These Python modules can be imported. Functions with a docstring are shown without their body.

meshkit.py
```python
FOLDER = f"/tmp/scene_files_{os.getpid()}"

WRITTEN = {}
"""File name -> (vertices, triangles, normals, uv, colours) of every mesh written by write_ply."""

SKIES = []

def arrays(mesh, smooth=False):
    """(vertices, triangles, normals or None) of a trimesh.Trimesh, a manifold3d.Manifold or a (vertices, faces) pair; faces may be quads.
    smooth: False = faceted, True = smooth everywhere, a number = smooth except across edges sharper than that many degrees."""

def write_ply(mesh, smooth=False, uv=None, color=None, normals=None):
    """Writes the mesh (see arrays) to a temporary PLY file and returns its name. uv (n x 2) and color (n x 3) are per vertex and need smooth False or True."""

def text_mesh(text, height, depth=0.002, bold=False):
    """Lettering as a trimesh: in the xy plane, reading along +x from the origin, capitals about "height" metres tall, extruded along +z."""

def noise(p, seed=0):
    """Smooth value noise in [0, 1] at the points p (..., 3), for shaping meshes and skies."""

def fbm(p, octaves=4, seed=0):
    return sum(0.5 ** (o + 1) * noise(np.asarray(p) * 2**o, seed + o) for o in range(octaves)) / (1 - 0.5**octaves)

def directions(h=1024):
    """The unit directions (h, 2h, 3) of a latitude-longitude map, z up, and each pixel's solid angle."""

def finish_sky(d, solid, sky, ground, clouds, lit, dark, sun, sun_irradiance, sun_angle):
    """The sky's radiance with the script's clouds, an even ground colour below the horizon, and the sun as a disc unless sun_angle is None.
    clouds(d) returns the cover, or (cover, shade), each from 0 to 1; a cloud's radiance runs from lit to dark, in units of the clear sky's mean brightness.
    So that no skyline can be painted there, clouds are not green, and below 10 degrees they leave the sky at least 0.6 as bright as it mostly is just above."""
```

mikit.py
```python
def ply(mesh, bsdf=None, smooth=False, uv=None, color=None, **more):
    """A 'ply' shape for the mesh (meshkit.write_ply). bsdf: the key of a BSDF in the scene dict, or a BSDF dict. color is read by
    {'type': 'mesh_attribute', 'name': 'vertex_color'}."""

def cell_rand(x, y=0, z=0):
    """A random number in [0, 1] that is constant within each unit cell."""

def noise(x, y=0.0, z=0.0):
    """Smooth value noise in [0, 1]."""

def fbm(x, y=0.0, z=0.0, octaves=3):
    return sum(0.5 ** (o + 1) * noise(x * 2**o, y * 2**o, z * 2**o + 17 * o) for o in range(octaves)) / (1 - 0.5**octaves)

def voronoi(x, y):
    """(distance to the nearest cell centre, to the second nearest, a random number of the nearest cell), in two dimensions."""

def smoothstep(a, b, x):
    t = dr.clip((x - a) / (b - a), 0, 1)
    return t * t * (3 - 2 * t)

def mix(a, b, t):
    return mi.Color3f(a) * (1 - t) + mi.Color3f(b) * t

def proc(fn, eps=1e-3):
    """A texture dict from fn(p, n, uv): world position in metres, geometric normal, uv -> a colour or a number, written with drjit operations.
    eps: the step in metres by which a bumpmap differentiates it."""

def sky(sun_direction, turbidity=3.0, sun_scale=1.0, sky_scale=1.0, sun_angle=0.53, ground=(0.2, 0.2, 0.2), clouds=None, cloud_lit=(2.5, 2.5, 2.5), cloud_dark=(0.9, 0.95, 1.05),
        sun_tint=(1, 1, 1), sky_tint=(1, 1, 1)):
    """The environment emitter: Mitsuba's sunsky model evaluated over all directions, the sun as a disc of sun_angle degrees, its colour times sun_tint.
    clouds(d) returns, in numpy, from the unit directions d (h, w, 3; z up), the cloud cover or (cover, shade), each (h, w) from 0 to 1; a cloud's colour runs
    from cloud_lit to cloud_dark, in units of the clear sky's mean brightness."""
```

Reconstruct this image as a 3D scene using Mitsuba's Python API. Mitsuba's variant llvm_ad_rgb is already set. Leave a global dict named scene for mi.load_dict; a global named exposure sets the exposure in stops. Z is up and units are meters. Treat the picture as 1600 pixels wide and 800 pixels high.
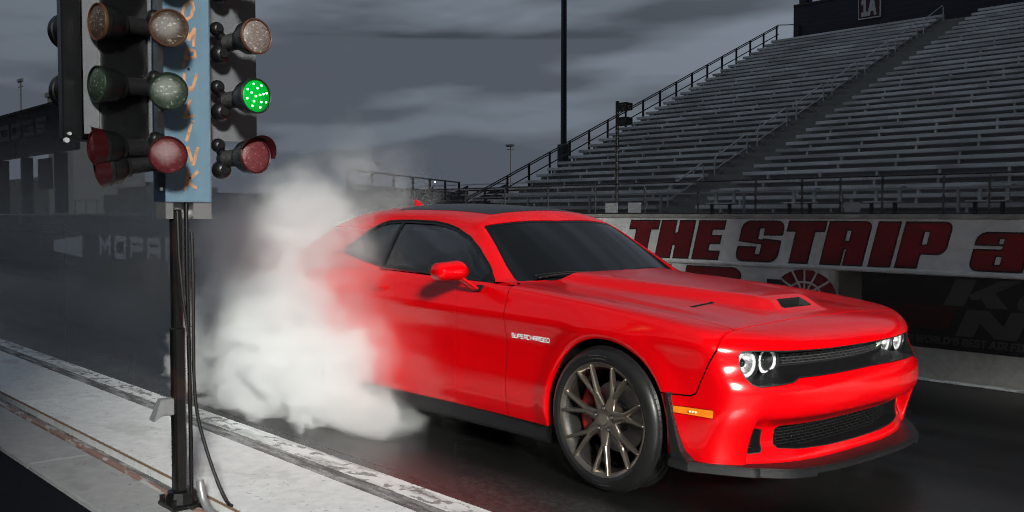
import math, random
import numpy as np
import drjit as dr
import mitsuba as mi
import trimesh
import manifold3d as m3
from scipy.interpolate import CubicSpline, PchipInterpolator
from scipy.ndimage import gaussian_filter1d, zoom
from scipy.spatial import Delaunay
from shapely.geometry import Polygon, Point, LineString, box as sbox
from shapely.ops import unary_union
from shapely import affinity
import shapely
import mikit, meshkit
from mikit import proc, noise, fbm, voronoi, smoothstep, mix, cell_rand

T4 = mi.ScalarTransform4f
scene, labels = {}, {}
rng = np.random.default_rng(11)

# ------------------------------------------------------------------ camera, sky, exposure
# world: x runs along the drag strip (the car drives towards +x), y across it, z up; metres
EYE = (3.337, -4.47, 1.386)
FWD = (-0.74921, 0.66107, -0.0431)
scene['camera'] = {
    'type': 'perspective', 'fov': 2 * math.degrees(math.atan(800 / 1530)), 'fov_axis': 'x',
    'near_clip': 0.05, 'far_clip': 6000.0,
    'to_world': T4().look_at(origin=EYE, target=[a + b for a, b in zip(EYE, FWD)], up=[0, 0, 1]),
}
SUN = (0.841, -0.432, 0.3256)


def clouds(d):
    # low streaky overcast at dusk: long horizontal bands, a lighter break in the middle of the sky
    el = np.degrees(np.arcsin(np.clip(d[..., 2], -1, 1)))
    az = np.degrees(np.arctan2(d[..., 1], d[..., 0]))
    q = np.stack([d[..., 0] / (d[..., 2] + 0.16), d[..., 1] / (d[..., 2] + 0.16), np.zeros_like(el)], -1)
    a = meshkit.fbm(np.stack([az / 17 + 0.3 * q[..., 0], el / 3.4 + az / 45, 0 * el], -1) + 7.3, 5, 3)
    b = meshkit.fbm(np.stack([az / 6.5, el / 1.2 + az / 24, 0 * el], -1) + 2.1, 4, 9)
    s = 0.62 * a + 0.38 * b
    s = np.clip((s - 0.385) / 0.19, 0, 1)
    low = np.clip(1 - el / 17.0, 0, 1)
    side = np.clip((az - 118) / 60.0, 0, 1) * (az > 0)
    shade = np.clip(0.62 * s + 0.36 * low + 0.42 * side - 0.04, 0, 1)
    return np.ones_like(el), shade


scene['sky'] = mikit.sky(SUN, turbidity=3, sun_scale=2.45, sky_scale=0.78, sun_angle=6.5, ground=(0.05, 0.05, 0.055),
              clouds=clouds, cloud_lit=(1.72, 2.02, 2.42), cloud_dark=(0.27, 0.31, 0.39), sun_tint=(0.67, 0.935, 1.58))
exposure = 1.3

# ------------------------------------------------------------------ materials
def bs(key, d):
    scene['m_' + key] = d


def rgb(*c):
    return {'type': 'rgb', 'value': list(c)}


def plastic(key, col, alpha=0.1, ior=1.5):
    bs(key, {'type': 'twosided', 'b': {'type': 'roughplastic', 'distribution': 'ggx', 'alpha': alpha, 'int_ior': ior, 'nonlinear': True,
                                       'diffuse_reflectance': rgb(*col) if not isinstance(col, dict) else col}})


def princ(key, col, rough=0.5, metal=0.0, spec=0.5, **kw):
    bs(key, {'type': 'twosided', 'b': {'type': 'principled', 'base_color': rgb(*col) if not isinstance(col, dict) else col,
                                       'roughness': rough if not isinstance(rough, dict) else rough, 'metallic': metal, 'specular': spec, **kw}})


def metal(key, mat='Al', alpha=0.1, tint=(1, 1, 1)):
    bs(key, {'type': 'twosided', 'b': {'type': 'roughconductor', 'material': mat, 'alpha': alpha, 'distribution': 'ggx', 'specular_reflectance': rgb(*tint)}})


def bumped(key, inner, fn, scale, eps=2e-3):
    bs(key, {'type': 'twosided', 'b': {'type': 'bumpmap', 'arbitrary': proc(fn, eps), 'scale': scale, 'b': inner}})


# ------------------------------------------------------------------ mesh helpers
TM = trimesh.Trimesh


def cat(*ms):
    ms = [m for m in ms if m is not None]
    return trimesh.util.concatenate(ms)


def box(x0, x1, y0, y1, z0, z1):
    m = trimesh.creation.box(extents=(x1 - x0, y1 - y0, z1 - z0))
    m.apply_translation(((x0 + x1) / 2, (y0 + y1) / 2, (z0 + z1) / 2))
    return m


def mtrans(R=None, t=(0, 0, 0)):
    M = np.eye(4)
    if R is not None:
        M[:3, :3] = R
    M[:3, 3] = t
    return M


def frame(d, up=(0, 0, 1)):
    """a rotation whose z axis is d"""
    d = np.asarray(d, float) / np.linalg.norm(d)
    up = np.asarray(up, float)
    if abs(d @ up) > 0.98:
        up = np.array([1.0, 0, 0])
    x = np.cross(up, d)
    x /= np.linalg.norm(x)
    return np.stack([x, np.cross(d, x), d], 1)


def rod(p, q, r, n=8, r2=None):
    p, q = np.asarray(p, float), np.asarray(q, float)
    L = np.linalg.norm(q - p)
    a = np.arange(n) * 2 * np.pi / n
    r2 = r if r2 is None else r2
    v = np.vstack([np.stack([r * np.cos(a), r * np.sin(a), 0 * a], 1), np.stack([r2 * np.cos(a), r2 * np.sin(a), 0 * a + L], 1), [[0, 0, 0], [0, 0, L]]])
    i = np.arange(n)
    j = (i + 1) % n
    f = np.vstack([np.stack([i, j, n + j], 1), np.stack([i, n + j, n + i], 1), np.stack([j, i, 0 * i + 2 * n], 1), np.stack([n + i, n + j, 0 * i + 2 * n + 1], 1)])
    return TM(v @ frame(q - p).T + p, f, process=False)


def tube(pts, r, n=8):
    p = np.asarray(pts, float)
    t = np.gradient(p, axis=0)
    t /= np.linalg.norm(t, axis=1, keepdims=True) + 1e-12
    a = np.cross(t, np.where(np.abs(t[:, 2:]) < 0.9, [0, 0, 1.0], [1.0, 0, 0]))
    a /= np.linalg.norm(a, axis=1, keepdims=True) + 1e-12
    b = np.cross(t, a)
    ang = np.arange(n) * 2 * np.pi / n
    r = np.broadcast_to(r, (len(p),))
    v = p[:, None] + r[:, None, None] * (np.cos(ang)[None, :, None] * a[:, None] + np.sin(ang)[None, :, None] * b[:, None])
    i, j = np.meshgrid(np.arange(len(p) - 1), np.arange(n), indexing='ij')
    q = np.stack([i * n + j, i * n + (j + 1) % n, (i + 1) * n + (j + 1) % n, (i + 1) * n + j], -1).reshape(-1, 4)
    v = np.vstack([v.reshape(-1, 3), p[:1], p[-1:]])
    k = np.arange(n)
    e = (len(p) - 1) * n
    f = np.vstack([q[:, [0, 2, 1]], q[:, [0, 3, 2]], np.stack([k, (k + 1) % n, 0 * k + len(v) - 2], 1), np.stack([e + (k + 1) % n, e + k, 0 * k + len(v) - 1], 1)])
    m = TM(v, f, process=False)
    if m.volume < 0:
        m.invert()
    return m


def lathe(profile, n=48, axis=(0, 0, 1), at=(0, 0, 0)):
    """profile: (radius, height) pairs turned round the axis"""
    pr = np.asarray(profile, float)
    ang = np.arange(n) * 2 * np.pi / n
    v = np.stack([pr[:, None, 0] * np.cos(ang), pr[:, None, 0] * np.sin(ang), np.broadcast_to(pr[:, None, 1], (len(pr), n))], -1).reshape(-1, 3)
    i, j = np.meshgrid(np.arange(len(pr) - 1), np.arange(n), indexing='ij')
    q = np.stack([i * n + j, i * n + (j + 1) % n, (i + 1) * n + (j + 1) % n, (i + 1) * n + j], -1).reshape(-1, 4)
    f = np.vstack([q[:, [0, 1, 2]], q[:, [0, 2, 3]]])
    m = TM(v @ frame(axis).T + np.asarray(at, float), f, process=False)
    return m


def prism(poly, h0, h1, plane='xy'):
    """a shapely polygon extruded; plane names the two coordinates it is drawn in"""
    ms = []
    for g in getattr(poly, 'geoms', [poly]):
        if g.is_empty or g.area < 1e-9:
            continue
        ms.append(trimesh.creation.extrude_polygon(g, h1 - h0, engine='earcut'))
    m = cat(*ms)
    v = np.array(m.vertices)
    v[:, 2] += h0
    if plane == 'xz':
        m = TM(v[:, [0, 2, 1]], m.faces[:, ::-1], process=False)
    elif plane == 'yz':
        m = TM(v[:, [2, 0, 1]], m.faces, process=False)
    else:
        m = TM(v, m.faces, process=False)
    return m


def to_m3(m):
    m = trimesh.Trimesh(m.vertices, m.faces, process=True)
    return m3.Manifold(m3.Mesh(np.asarray(m.vertices, np.float32), np.asarray(m.faces, np.uint32)))


def from_m3(M):
    o = M.to_mesh()
    return TM(np.array(o.vert_properties[:, :3], float), np.array(o.tri_verts), process=False)


def rbox(x0, x1, y0, y1, z0, z1, r=0.01, n=8):
    """a box with rounded edges"""
    s = m3.Manifold.sphere(r, n)
    ps = [s.translate((x, y, z)) for x in (x0 + r, x1 - r) for y in (y0 + r, y1 - r) for z in (z0 + r, z1 - r)]
    return from_m3(m3.Manifold.batch_hull(ps))


def cbox(x0, x1, y0, y1, z0, z1, c=0.004):
    """a box with chamfered edges"""
    pts = []
    for sx, ex in ((-1, x0), (1, x1)):
        for sy, ey in ((-1, y0), (1, y1)):
            for sz, ez in ((-1, z0), (1, z1)):
                for k in range(3):
                    o = np.array([ex - sx * c, ey - sy * c, ez - sz * c])
                    o[k] = (ex, ey, ez)[k]
                    pts.append(o)
    return trimesh.convex.convex_hull(np.array(pts))


def xf(m, M):
    m = m.copy()
    m.apply_transform(M)
    return m


def numbered(key):
    if key not in scene and key not in labels:
        return key
    n = 1
    while f'{key}_{n:03d}' in scene or f'{key}_{n:03d}' in labels:
        n += 1
    return f'{key}_{n:03d}'


def thing(name, label, category, group=None):
    key = numbered(name)
    labels[key] = {'label': label, 'category': category}
    if group:
        labels[key]['group'] = group
    return key


def shape(mesh, bsdf, smooth=False, normals=None):
    if normals is not None:
        p = meshkit.write_ply(mesh, False, normals=normals)
        return {'type': 'ply', 'filename': p, 'face_normals': False, 'bsdf': {'type': 'ref', 'id': 'm_' + bsdf}}
    return mikit.ply(mesh, 'm_' + bsdf, smooth=smooth)


def part(parent, name, mesh, bsdf=None, smooth=False, label=None, stuff=False, normals=None, to_world=None):
    """one mesh (or a ready shape dict) as a part of a thing"""
    key = numbered(f'{parent}__{name}')
    d = dict(mesh) if isinstance(mesh, dict) else shape(mesh, bsdf, smooth, normals)
    if to_world is not None:
        d['to_world'] = to_world
    scene[key] = d
    if label or stuff:
        labels[key] = {}
        if label:
            labels[key]['label'] = label
        if stuff:
            labels[key]['kind'] = 'stuff'
    return key


def solo(name, mesh, bsdf, label, category=None, smooth=False, group=None, kind=None, normals=None):
    key = numbered(name)
    scene[key] = dict(mesh) if isinstance(mesh, dict) else shape(mesh, bsdf, smooth, normals)
    labels[key] = {'label': label}
    if category:
        labels[key]['category'] = category
    if group:
        labels[key]['group'] = group
    if kind:
        labels[key]['kind'] = kind
    return key


def ground(name, mesh, bsdf, label, smooth=False):
    return solo(name, mesh, bsdf, label, kind='structure', smooth=smooth)


def sheet(x0, x1, y0, y1, z, nx=1, ny=1):
    X, Y = np.meshgrid(np.linspace(x0, x1, nx + 1), np.linspace(y0, y1, ny + 1), indexing='ij')
    v = np.stack([X, Y, 0 * X + z], -1).reshape(-1, 3)
    i, j = np.meshgrid(np.arange(nx), np.arange(ny), indexing='ij')
    a = i * (ny + 1) + j
    q = np.stack([a, a + ny + 1, a + ny + 2, a + 1], -1).reshape(-1, 4)
    return TM(v, np.vstack([q[:, [0, 1, 2]], q[:, [0, 2, 3]]]), process=False)


def text_poly(s, height, slant=0.0, sx=1.0, bold=0.0):
    """lettering as shapely polygons (flat), standing on the origin"""
    m = meshkit.text_mesh(s, height, 0.001, bold=bold > 0)
    v, f = np.asarray(m.vertices), np.asarray(m.faces)
    top = f[(v[f][:, :, 2] > 0.0005).all(1)]
    p = unary_union([Polygon(v[t][:, :2]).buffer(height * 1e-3) for t in top])
    if bold > 0:
        p = p.buffer(bold * height, join_style=2)
    return affinity.affine_transform(p, [sx, slant, 0, 1, 0, 0])


def stroke_text(lines, w, cap=2):
    return unary_union([LineString(l).buffer(w / 2, cap_style=cap, join_style=2) for l in lines])

# straight-stroke capitals
SEGMENTS = {'S': [[(1, 1), (0, 1), (0, .55), (1, .5), (1, 0), (0, 0)]], 'U': [[(0, 1), (0, 0), (1, 0), (1, 1)]], 'P': [[(0, 0), (0, 1), (1, 1), (1, .5), (0, .5)]], 'E': [[(1, 1), (0, 1), (0, 0), (1, 0)], [(0, .5), (.9, .5)]],
       'R': [[(0, 0), (0, 1), (1, 1), (1, .5), (0, .5)], [(.45, .5), (1, 0)]], 'C': [[(1, 1), (0, 1), (0, 0), (1, 0)]], 'H': [[(0, 0), (0, 1)], [(1, 0), (1, 1)], [(0, .5), (1, .5)]],
       'A': [[(0, 0), (0, 1), (1, 1), (1, 0)], [(0, .45), (1, .45)]], 'N': [[(0, 0), (0, 1), (1, 0), (1, 1)]], 'G': [[(1, 1), (0, 1), (0, 0), (1, 0), (1, .5), (.5, .5)]], 'D': [[(0, 0), (0, 1), (.8, 1), (1, .8), (1, .2), (.8, 0), (0, 0)]],
       'T': [[(0, 1), (1, 1)], [(.5, 1), (.5, 0)]], 'M': [[(0, 0), (0, 1), (.5, .4), (1, 1), (1, 0)]], 'O': [[(0, 0), (0, 1), (1, 1), (1, 0), (0, 0)]]}

princ('steel_dim', (0.07, 0.07, 0.072), 0.45, metal=0.4)
princ('placard', (0.55, 0.55, 0.56), 0.5)
princ('pole_blue', (0.012, 0.016, 0.028), 0.4)
princ('board_dark', (0.012, 0.0122, 0.013), 0.8, spec=0.1)  # scoreboard darkened in its colour, in place of shade
princ('added_dark', (0.03, 0.031, 0.033), 0.7)  # for pieces added out of view that shape light and reflections
princ('shade_dark', (0.010, 0.0103, 0.011), 0.9, spec=0.1)  # far bleachers: the dark colour stands in for shade
princ('board_edge', (0.022, 0.022, 0.023), 0.8, spec=0.1)
princ('board_letter', (0.04, 0.04, 0.041), 0.7, spec=0.1)
princ('far_block', (0.028, 0.029, 0.031), 0.8, spec=0.1)  # distant block, shade put into its base colour
princ('sign_red', (0.045, 0.008, 0.009), 0.5)
princ('sign_white', (0.5, 0.5, 0.5), 0.5)
plastic('gloss_tint', (0.01, 0.011, 0.013), 0.06)
plastic('cable', (0.012, 0.010, 0.010), 0.3)

# ================================================================== the setting
def asphalt_col(p, n, uv):
    lanes = fbm(p.x * 0.35, p.y * 9.0, 3.1, 4)
    grit = noise(p.x * 95, p.y * 95) * 0.5 + noise(p.x * 37, p.y * 41) * 0.5
    rub = smoothstep(0.35, 0.7, fbm(p.x * 0.16 + 5, p.y * 1.6, 1.7, 3))
    c = mix((0.0165, 0.0160, 0.0157), (0.0038, 0.0037, 0.0037), rub)
    edge = smoothstep(-0.9, -1.55, p.y + 0.25 * (fbm(p.x * 0.9, p.y * 2.5) - 0.5))
    c = mix(c, (0.062, 0.060, 0.058), edge * (0.45 + 0.55 * grit))
    return c * (0.72 + 0.35 * lanes + 0.35 * grit * grit)


def asphalt_rough(p, n, uv):
    a = fbm(p.x * 0.5, p.y * 6.0, 9.2, 3)
    b = fbm(p.x * 2.6, p.y * 3.4, 4.4, 3)
    return dr.clip(0.17 + 0.22 * a + 0.22 * (b - 0.5) + 0.05 * noise(p.x * 60, p.y * 60), 0.12, 0.8)


def asphalt_bump(p, n, uv):
    return 0.55 * noise(p.x * 120, p.y * 120) + 0.45 * noise(p.x * 46, p.y * 52) + 0.9 * fbm(p.x * 1.4, p.y * 16, 2.0, 2)


bumped('asphalt', {'type': 'principled', 'base_color': proc(asphalt_col), 'roughness': proc(asphalt_rough), 'specular': 0.5}, asphalt_bump, 0.0008)


def concrete_col(p, n, uv):
    big = fbm(p.x * 0.7, p.y * 1.6, 5.0, 4)
    fine = fbm(p.x * 22, p.y * 22, 1.0, 3)
    speck = smoothstep(0.86, 0.95, noise(p.x * 60, p.y * 75)) * smoothstep(0.4, 0.7, noise(p.x * 3, p.y * 5))
    blot = smoothstep(0.60, 0.78, fbm(p.x * 2.3 + 9, p.y * 4.5, 2.0, 4))
    c = mix((0.60, 0.60, 0.595), (0.70, 0.70, 0.695), big)
    c = mix(c, (0.41, 0.405, 0.395), 0.45 * blot)
    c = c * (0.86 + 0.22 * fine)
    c = mix(c, (0.16, 0.15, 0.14), 0.55 * speck)
    return c


def concrete_bump(p, n, uv):
    return 0.6 * noise(p.x * 70, p.y * 70, p.z * 70) + 0.4 * noise(p.x * 23, p.y * 23, p.z * 23)


bumped('concrete', {'type': 'principled', 'base_color': proc(concrete_col), 'roughness': 0.75, 'specular': 0.3}, concrete_bump, 0.0012)


def line_col(p, n, uv):
    wear = fbm(p.x * 3.5, p.y * 26, 3.0, 4)
    chip = smoothstep(0.56, 0.70, fbm(p.x * 18, p.y * 30, 6.0, 3))
    c = mix((0.70, 0.70, 0.69), (0.44, 0.44, 0.43), smoothstep(0.4, 0.75, wear))
    return mix(c, (0.11, 0.105, 0.10), 0.75 * chip)


def edge_col(p, n, uv):
    g = fbm(p.x * 5, p.y * 30, 1.0, 4)
    return mix((0.10, 0.098, 0.095), (0.30, 0.295, 0.29), smoothstep(0.3, 0.75, g)) * (0.7 + 0.6 * noise(p.x * 90, p.y * 90))


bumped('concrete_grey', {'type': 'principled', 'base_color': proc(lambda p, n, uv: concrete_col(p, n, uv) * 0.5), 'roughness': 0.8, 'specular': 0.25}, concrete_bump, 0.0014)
princ('line', proc(line_col), 0.6)
princ('kerb_edge', proc(edge_col), 0.7)
princ('far_dark', (0.035, 0.036, 0.036), 0.8)
ground('ground', sheet(-3000, 3000, -3000, 3000, -0.30), 'far_dark', 'dark open ground around the drag strip')
ground('track', sheet(-150, 60, -1.86, 3.60, 0.0), 'asphalt', 'dark rubbered asphalt of the far drag strip lane, under the red car')
princ('asphalt_shaded', (0.0035, 0.0045, 0.0075), 0.75, spec=0.15)  # near lane asphalt with its shade put into the colour
ground('near_lane', sheet(-150, 60, -12.0, -2.93, -0.012), 'asphalt_shaded', 'asphalt of the near drag strip lane, coloured near-black for its shade')
ground('edge_line', sheet(-150, 60, -1.735, -1.57, 0.004), 'line', 'worn white line along the near edge of the dark track')
ground('edge_line', sheet(-13, 60, 3.44, 3.585, 0.004), 'line', 'white line at the foot of the far track wall')
ground('edge_strip', box(-150, 60, -1.86, -1.738, -0.1, 0.012), 'kerb_edge', 'grey scuffed strip between the white line and the concrete median')
labels['median'] = {'label': 'pale concrete median slabs between the two lanes', 'kind': 'structure'}
for k in range(-12, 9):
    x0 = -4.30 + 4.6 * k
    part('median', 'slab', cbox(x0 + 0.004, x0 + 4.596, -2.47, -1.862, -0.14, 0.022, 0.004), 'concrete')
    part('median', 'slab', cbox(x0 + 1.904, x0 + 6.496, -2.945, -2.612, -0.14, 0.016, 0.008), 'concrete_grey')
part('median', 'trench', cbox(-60, 40, -2.612, -2.47, -0.14, -0.030, 0.003), 'kerb_edge')


def pipe_col(p, n, uv):
    chip = smoothstep(0.50, 0.62, fbm(p.x * 9, p.y * 30, p.z * 30, 3))
    return mix((0.26, 0.15, 0.12), (0.42, 0.40, 0.38), chip)


princ('pipe', proc(pipe_col), 0.42)
xs = np.arange(-40, 12.01, 0.25)
pp = np.stack([xs, -2.578 + 0.004 * np.sin(xs * 1.3), 0.0 + 0.004 * np.sin(xs * 2.1 + 1)], 1)
princ('rust_edge', (0.30, 0.20, 0.13), 0.5, metal=0.3)
solo('conduit', tube(pp, 0.021, 10), 'pipe', 'chipped reddish conduit running in the trench of the concrete median', 'conduit', smooth=True)
solo('steel_edging', box(-40, 12, -2.479, -2.4715, 0.014, 0.0245), 'rust_edge', 'thin rusty steel edging along the near side of the bright concrete slab', 'edging')

# ---- the far wall: concrete foot, banner, ledge, painted upper band
def white_col(p, n, uv):
    st = fbm(p.x * 5.0, p.z * 0.9, 2.0, 4)
    sp = fbm(p.x * 19, p.z * 23, 7.0, 3)
    c = mix((0.74, 0.735, 0.715), (0.62, 0.61, 0.585), smoothstep(0.35, 0.75, st))
    return c * (0.88 + 0.24 * sp)


def foot_col(p, n, uv):
    st = fbm(p.x * 7.0, p.z * 1.6, 2.0, 4)
    sp = fbm(p.x * 30, p.z * 30, 4.0, 3)
    top = smoothstep(0.10, 0.25, p.z + 0.08 * (fbm(p.x * 6, p.z * 6) - 0.5))
    c = mix((0.34, 0.335, 0.30), (0.23, 0.225, 0.20), smoothstep(0.4, 0.7, st))
    return mix(c, (0.30, 0.27, 0.25), 0.4 * top) * (0.8 + 0.4 * sp)


bumped('wall_white', {'type': 'principled', 'base_color': proc(white_col), 'roughness': 0.7, 'specular': 0.3}, lambda p, n, uv: noise(p.x * 60, p.y * 60, p.z * 60), 0.0012)
bumped('wall_foot', {'type': 'principled', 'base_color': proc(foot_col), 'roughness': 0.75, 'specular': 0.3}, lambda p, n, uv: noise(p.x * 60, p.y * 60, p.z * 60), 0.0015)
princ('letter_red', proc(lambda p, n, uv: mix((0.150, 0.006, 0.010), (0.105, 0.006, 0.009), fbm(p.x * 4, p.z * 7, 1.0))), 0.55)
princ('letter_black', (0.012, 0.012, 0.012), 0.5)
princ('banner_black', proc(lambda p, n, uv: mix((0.006, 0.006, 0.006), (0.010, 0.010, 0.0095), fbm(p.x * 2, p.z * 3, 1.0))), 0.5)
princ('banner_grey', (0.030, 0.030, 0.031), 0.5)
princ('banner_red', (0.022, 0.005, 0.004), 0.5)
princ('banner_pale', (0.70, 0.70, 0.71), 0.5)
princ('wall_shaded', proc(lambda p, n, uv: mix((0.045, 0.046, 0.047), (0.065, 0.066, 0.066), fbm(p.x * 0.8, p.z * 4, 1.0))), 0.7)  # far end of the track wall, coloured dark for the shade there
wall = thing('track_wall', 'long two-step track wall painted white with huge red letters, below the grandstand', 'wall')
part(wall, 'footing', box(-13.0, 40, 3.60, 3.80, -0.28, 0.255), 'wall_foot')
part(wall, 'footing', box(-60, -13.0, 3.60, 3.80, -0.28, 0.255), 'wall_shaded')
part(wall, 'ledge', cbox(-60, -13.0, 3.596, 3.82, 0.873, 0.908, 0.008), 'wall_shaded')
for k in range(7):
    x0 = -13.0 + 3.85 * k + (0.55 if k > 2 else 0)
    part(wall, 'lower_panel', cbox(x0 + 0.004, x0 + 3.846, 3.618, 3.80, 0.256, 0.872, 0.004), 'wall_white')
part(wall, 'lower_panel', box(-60, -13.0, 3.618, 3.80, 0.256, 0.872), 'wall_shaded')
part(wall, 'ledge', cbox(-12.998, 40, 3.596, 3.82, 0.873, 0.908, 0.008), 'wall_white')
part(wall, 'upper_band', box(-13.0, 40, 3.70, 3.90, 0.909, 1.338), 'wall_white')
part(wall, 'upper_band', box(-60, -13.0, 3.70, 3.90, 0.909, 1.338), 'wall_shaded')
part(wall, 'coping', cbox(-60, 40, 3.69, 3.95, 1.339, 1.382, 0.006), 'wall_foot')


def block_letter(c):
    """heavy italic poster capitals in a box 0..w x 0..1"""
    B = sbox
    if c == 'T':
        w, p = 0.98, B(0, 0.74, 0.98, 1).union(B(0.24, 0, 0.74, 1))
    elif c == 'H':
        w, p = 1.08, B(0, 0, 0.50, 1).union(B(0.58, 0, 1.08, 1)).union(B(0, 0.35, 1.08, 0.68))
    elif c == 'E':
        w, p = 0.80, B(0, 0, 0.46, 1).union(B(0, 0.76, 0.80, 1)).union(B(0, 0.40, 0.76, 0.63)).union(B(0, 0, 0.80, 0.24))
    elif c == 'I':
        w, p = 0.50, B(0, 0, 0.50, 1)
    elif c == 'S':
        w = 1.02
        o = B(0, 0, 1.02, 1).buffer(-0.20).buffer(0.20, 12)
        p = o.difference(B(0.47, 0.56, 0.56, 0.80).buffer(0.01)).difference(B(0.47, 0.20, 0.56, 0.42).buffer(0.01))
        p = p.difference(B(0.50, 0.575, 1.1, 0.64)).difference(B(-0.1, 0.375, 0.53, 0.43))
        p = p.difference(Polygon([(0.56, 0.575), (1.1, 0.63), (1.1, 0.52)])).difference(Polygon([(0.48, 0.43), (-0.1, 0.36), (-0.1, 0.5)]))
    elif c == 'R':
        w = 1.0
        o = B(0, 0.36, 1.0, 1).buffer(-0.16).buffer(0.16, 12).union(B(0, 0, 0.5, 1)).union(B(0, 0.36, 0.4, 1)).union(B(0.54, 0, 1.0, 0.50).buffer(-0.05).buffer(0.05)).union(B(0.54, 0, 1.0, 0.2))
        p = o.difference(B(0.47, 0.56, 0.56, 0.78))
    elif c == 'P':
        w = 1.02
        o = B(0, 0.30, 1.02, 1).buffer(-0.18).buffer(0.18, 12).union(B(0, 0, 0.5, 1))
        p = o.difference(B(0.47, 0.52, 0.57, 0.78))
    elif c == 'a':
        w = 1.0
        o = B(0, 0, 1.0, 0.80).buffer(-0.19).buffer(0.19, 12).union(B(0.56, 0, 1.0, 0.5))
        p = o.difference(B(0.46, 0.15, 0.56, 0.30)).difference(B(-0.1, 0.455, 0.52, 0.52)).difference(B(0.44, 0.56, 0.52, 0.66))
    elif c == 't':
        w, p = 0.72, B(0.12, 0, 0.60, 1).union(B(0, 0.60, 0.72, 0.80))
    elif c == 'D':
        w = 1.1
        p = B(0, 0, 1.1, 1).buffer(-0.22).buffer(0.22, 12).union(B(0, 0, 0.5, 1)).difference(B(0.50, 0.25, 0.60, 0.75))
    return p, w


def wall_letter(c, x0, x1, z0, h, y):
    p, w = block_letter(c)
    p = affinity.affine_transform(p, [(x1 - x0) / w, 0.26 * h, 0, h, x0 - 0.26 * h * 0, z0])
    p = affinity.translate(p, 0, 0)
    k = part(wall, 'letter', prism(p, y - 0.004, y - 0.0005, 'xz'), 'letter_black')
    part(k, 'letter_face', prism(p.buffer(-0.014), y - 0.007, y - 0.0042, 'xz'), 'letter_red')


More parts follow.
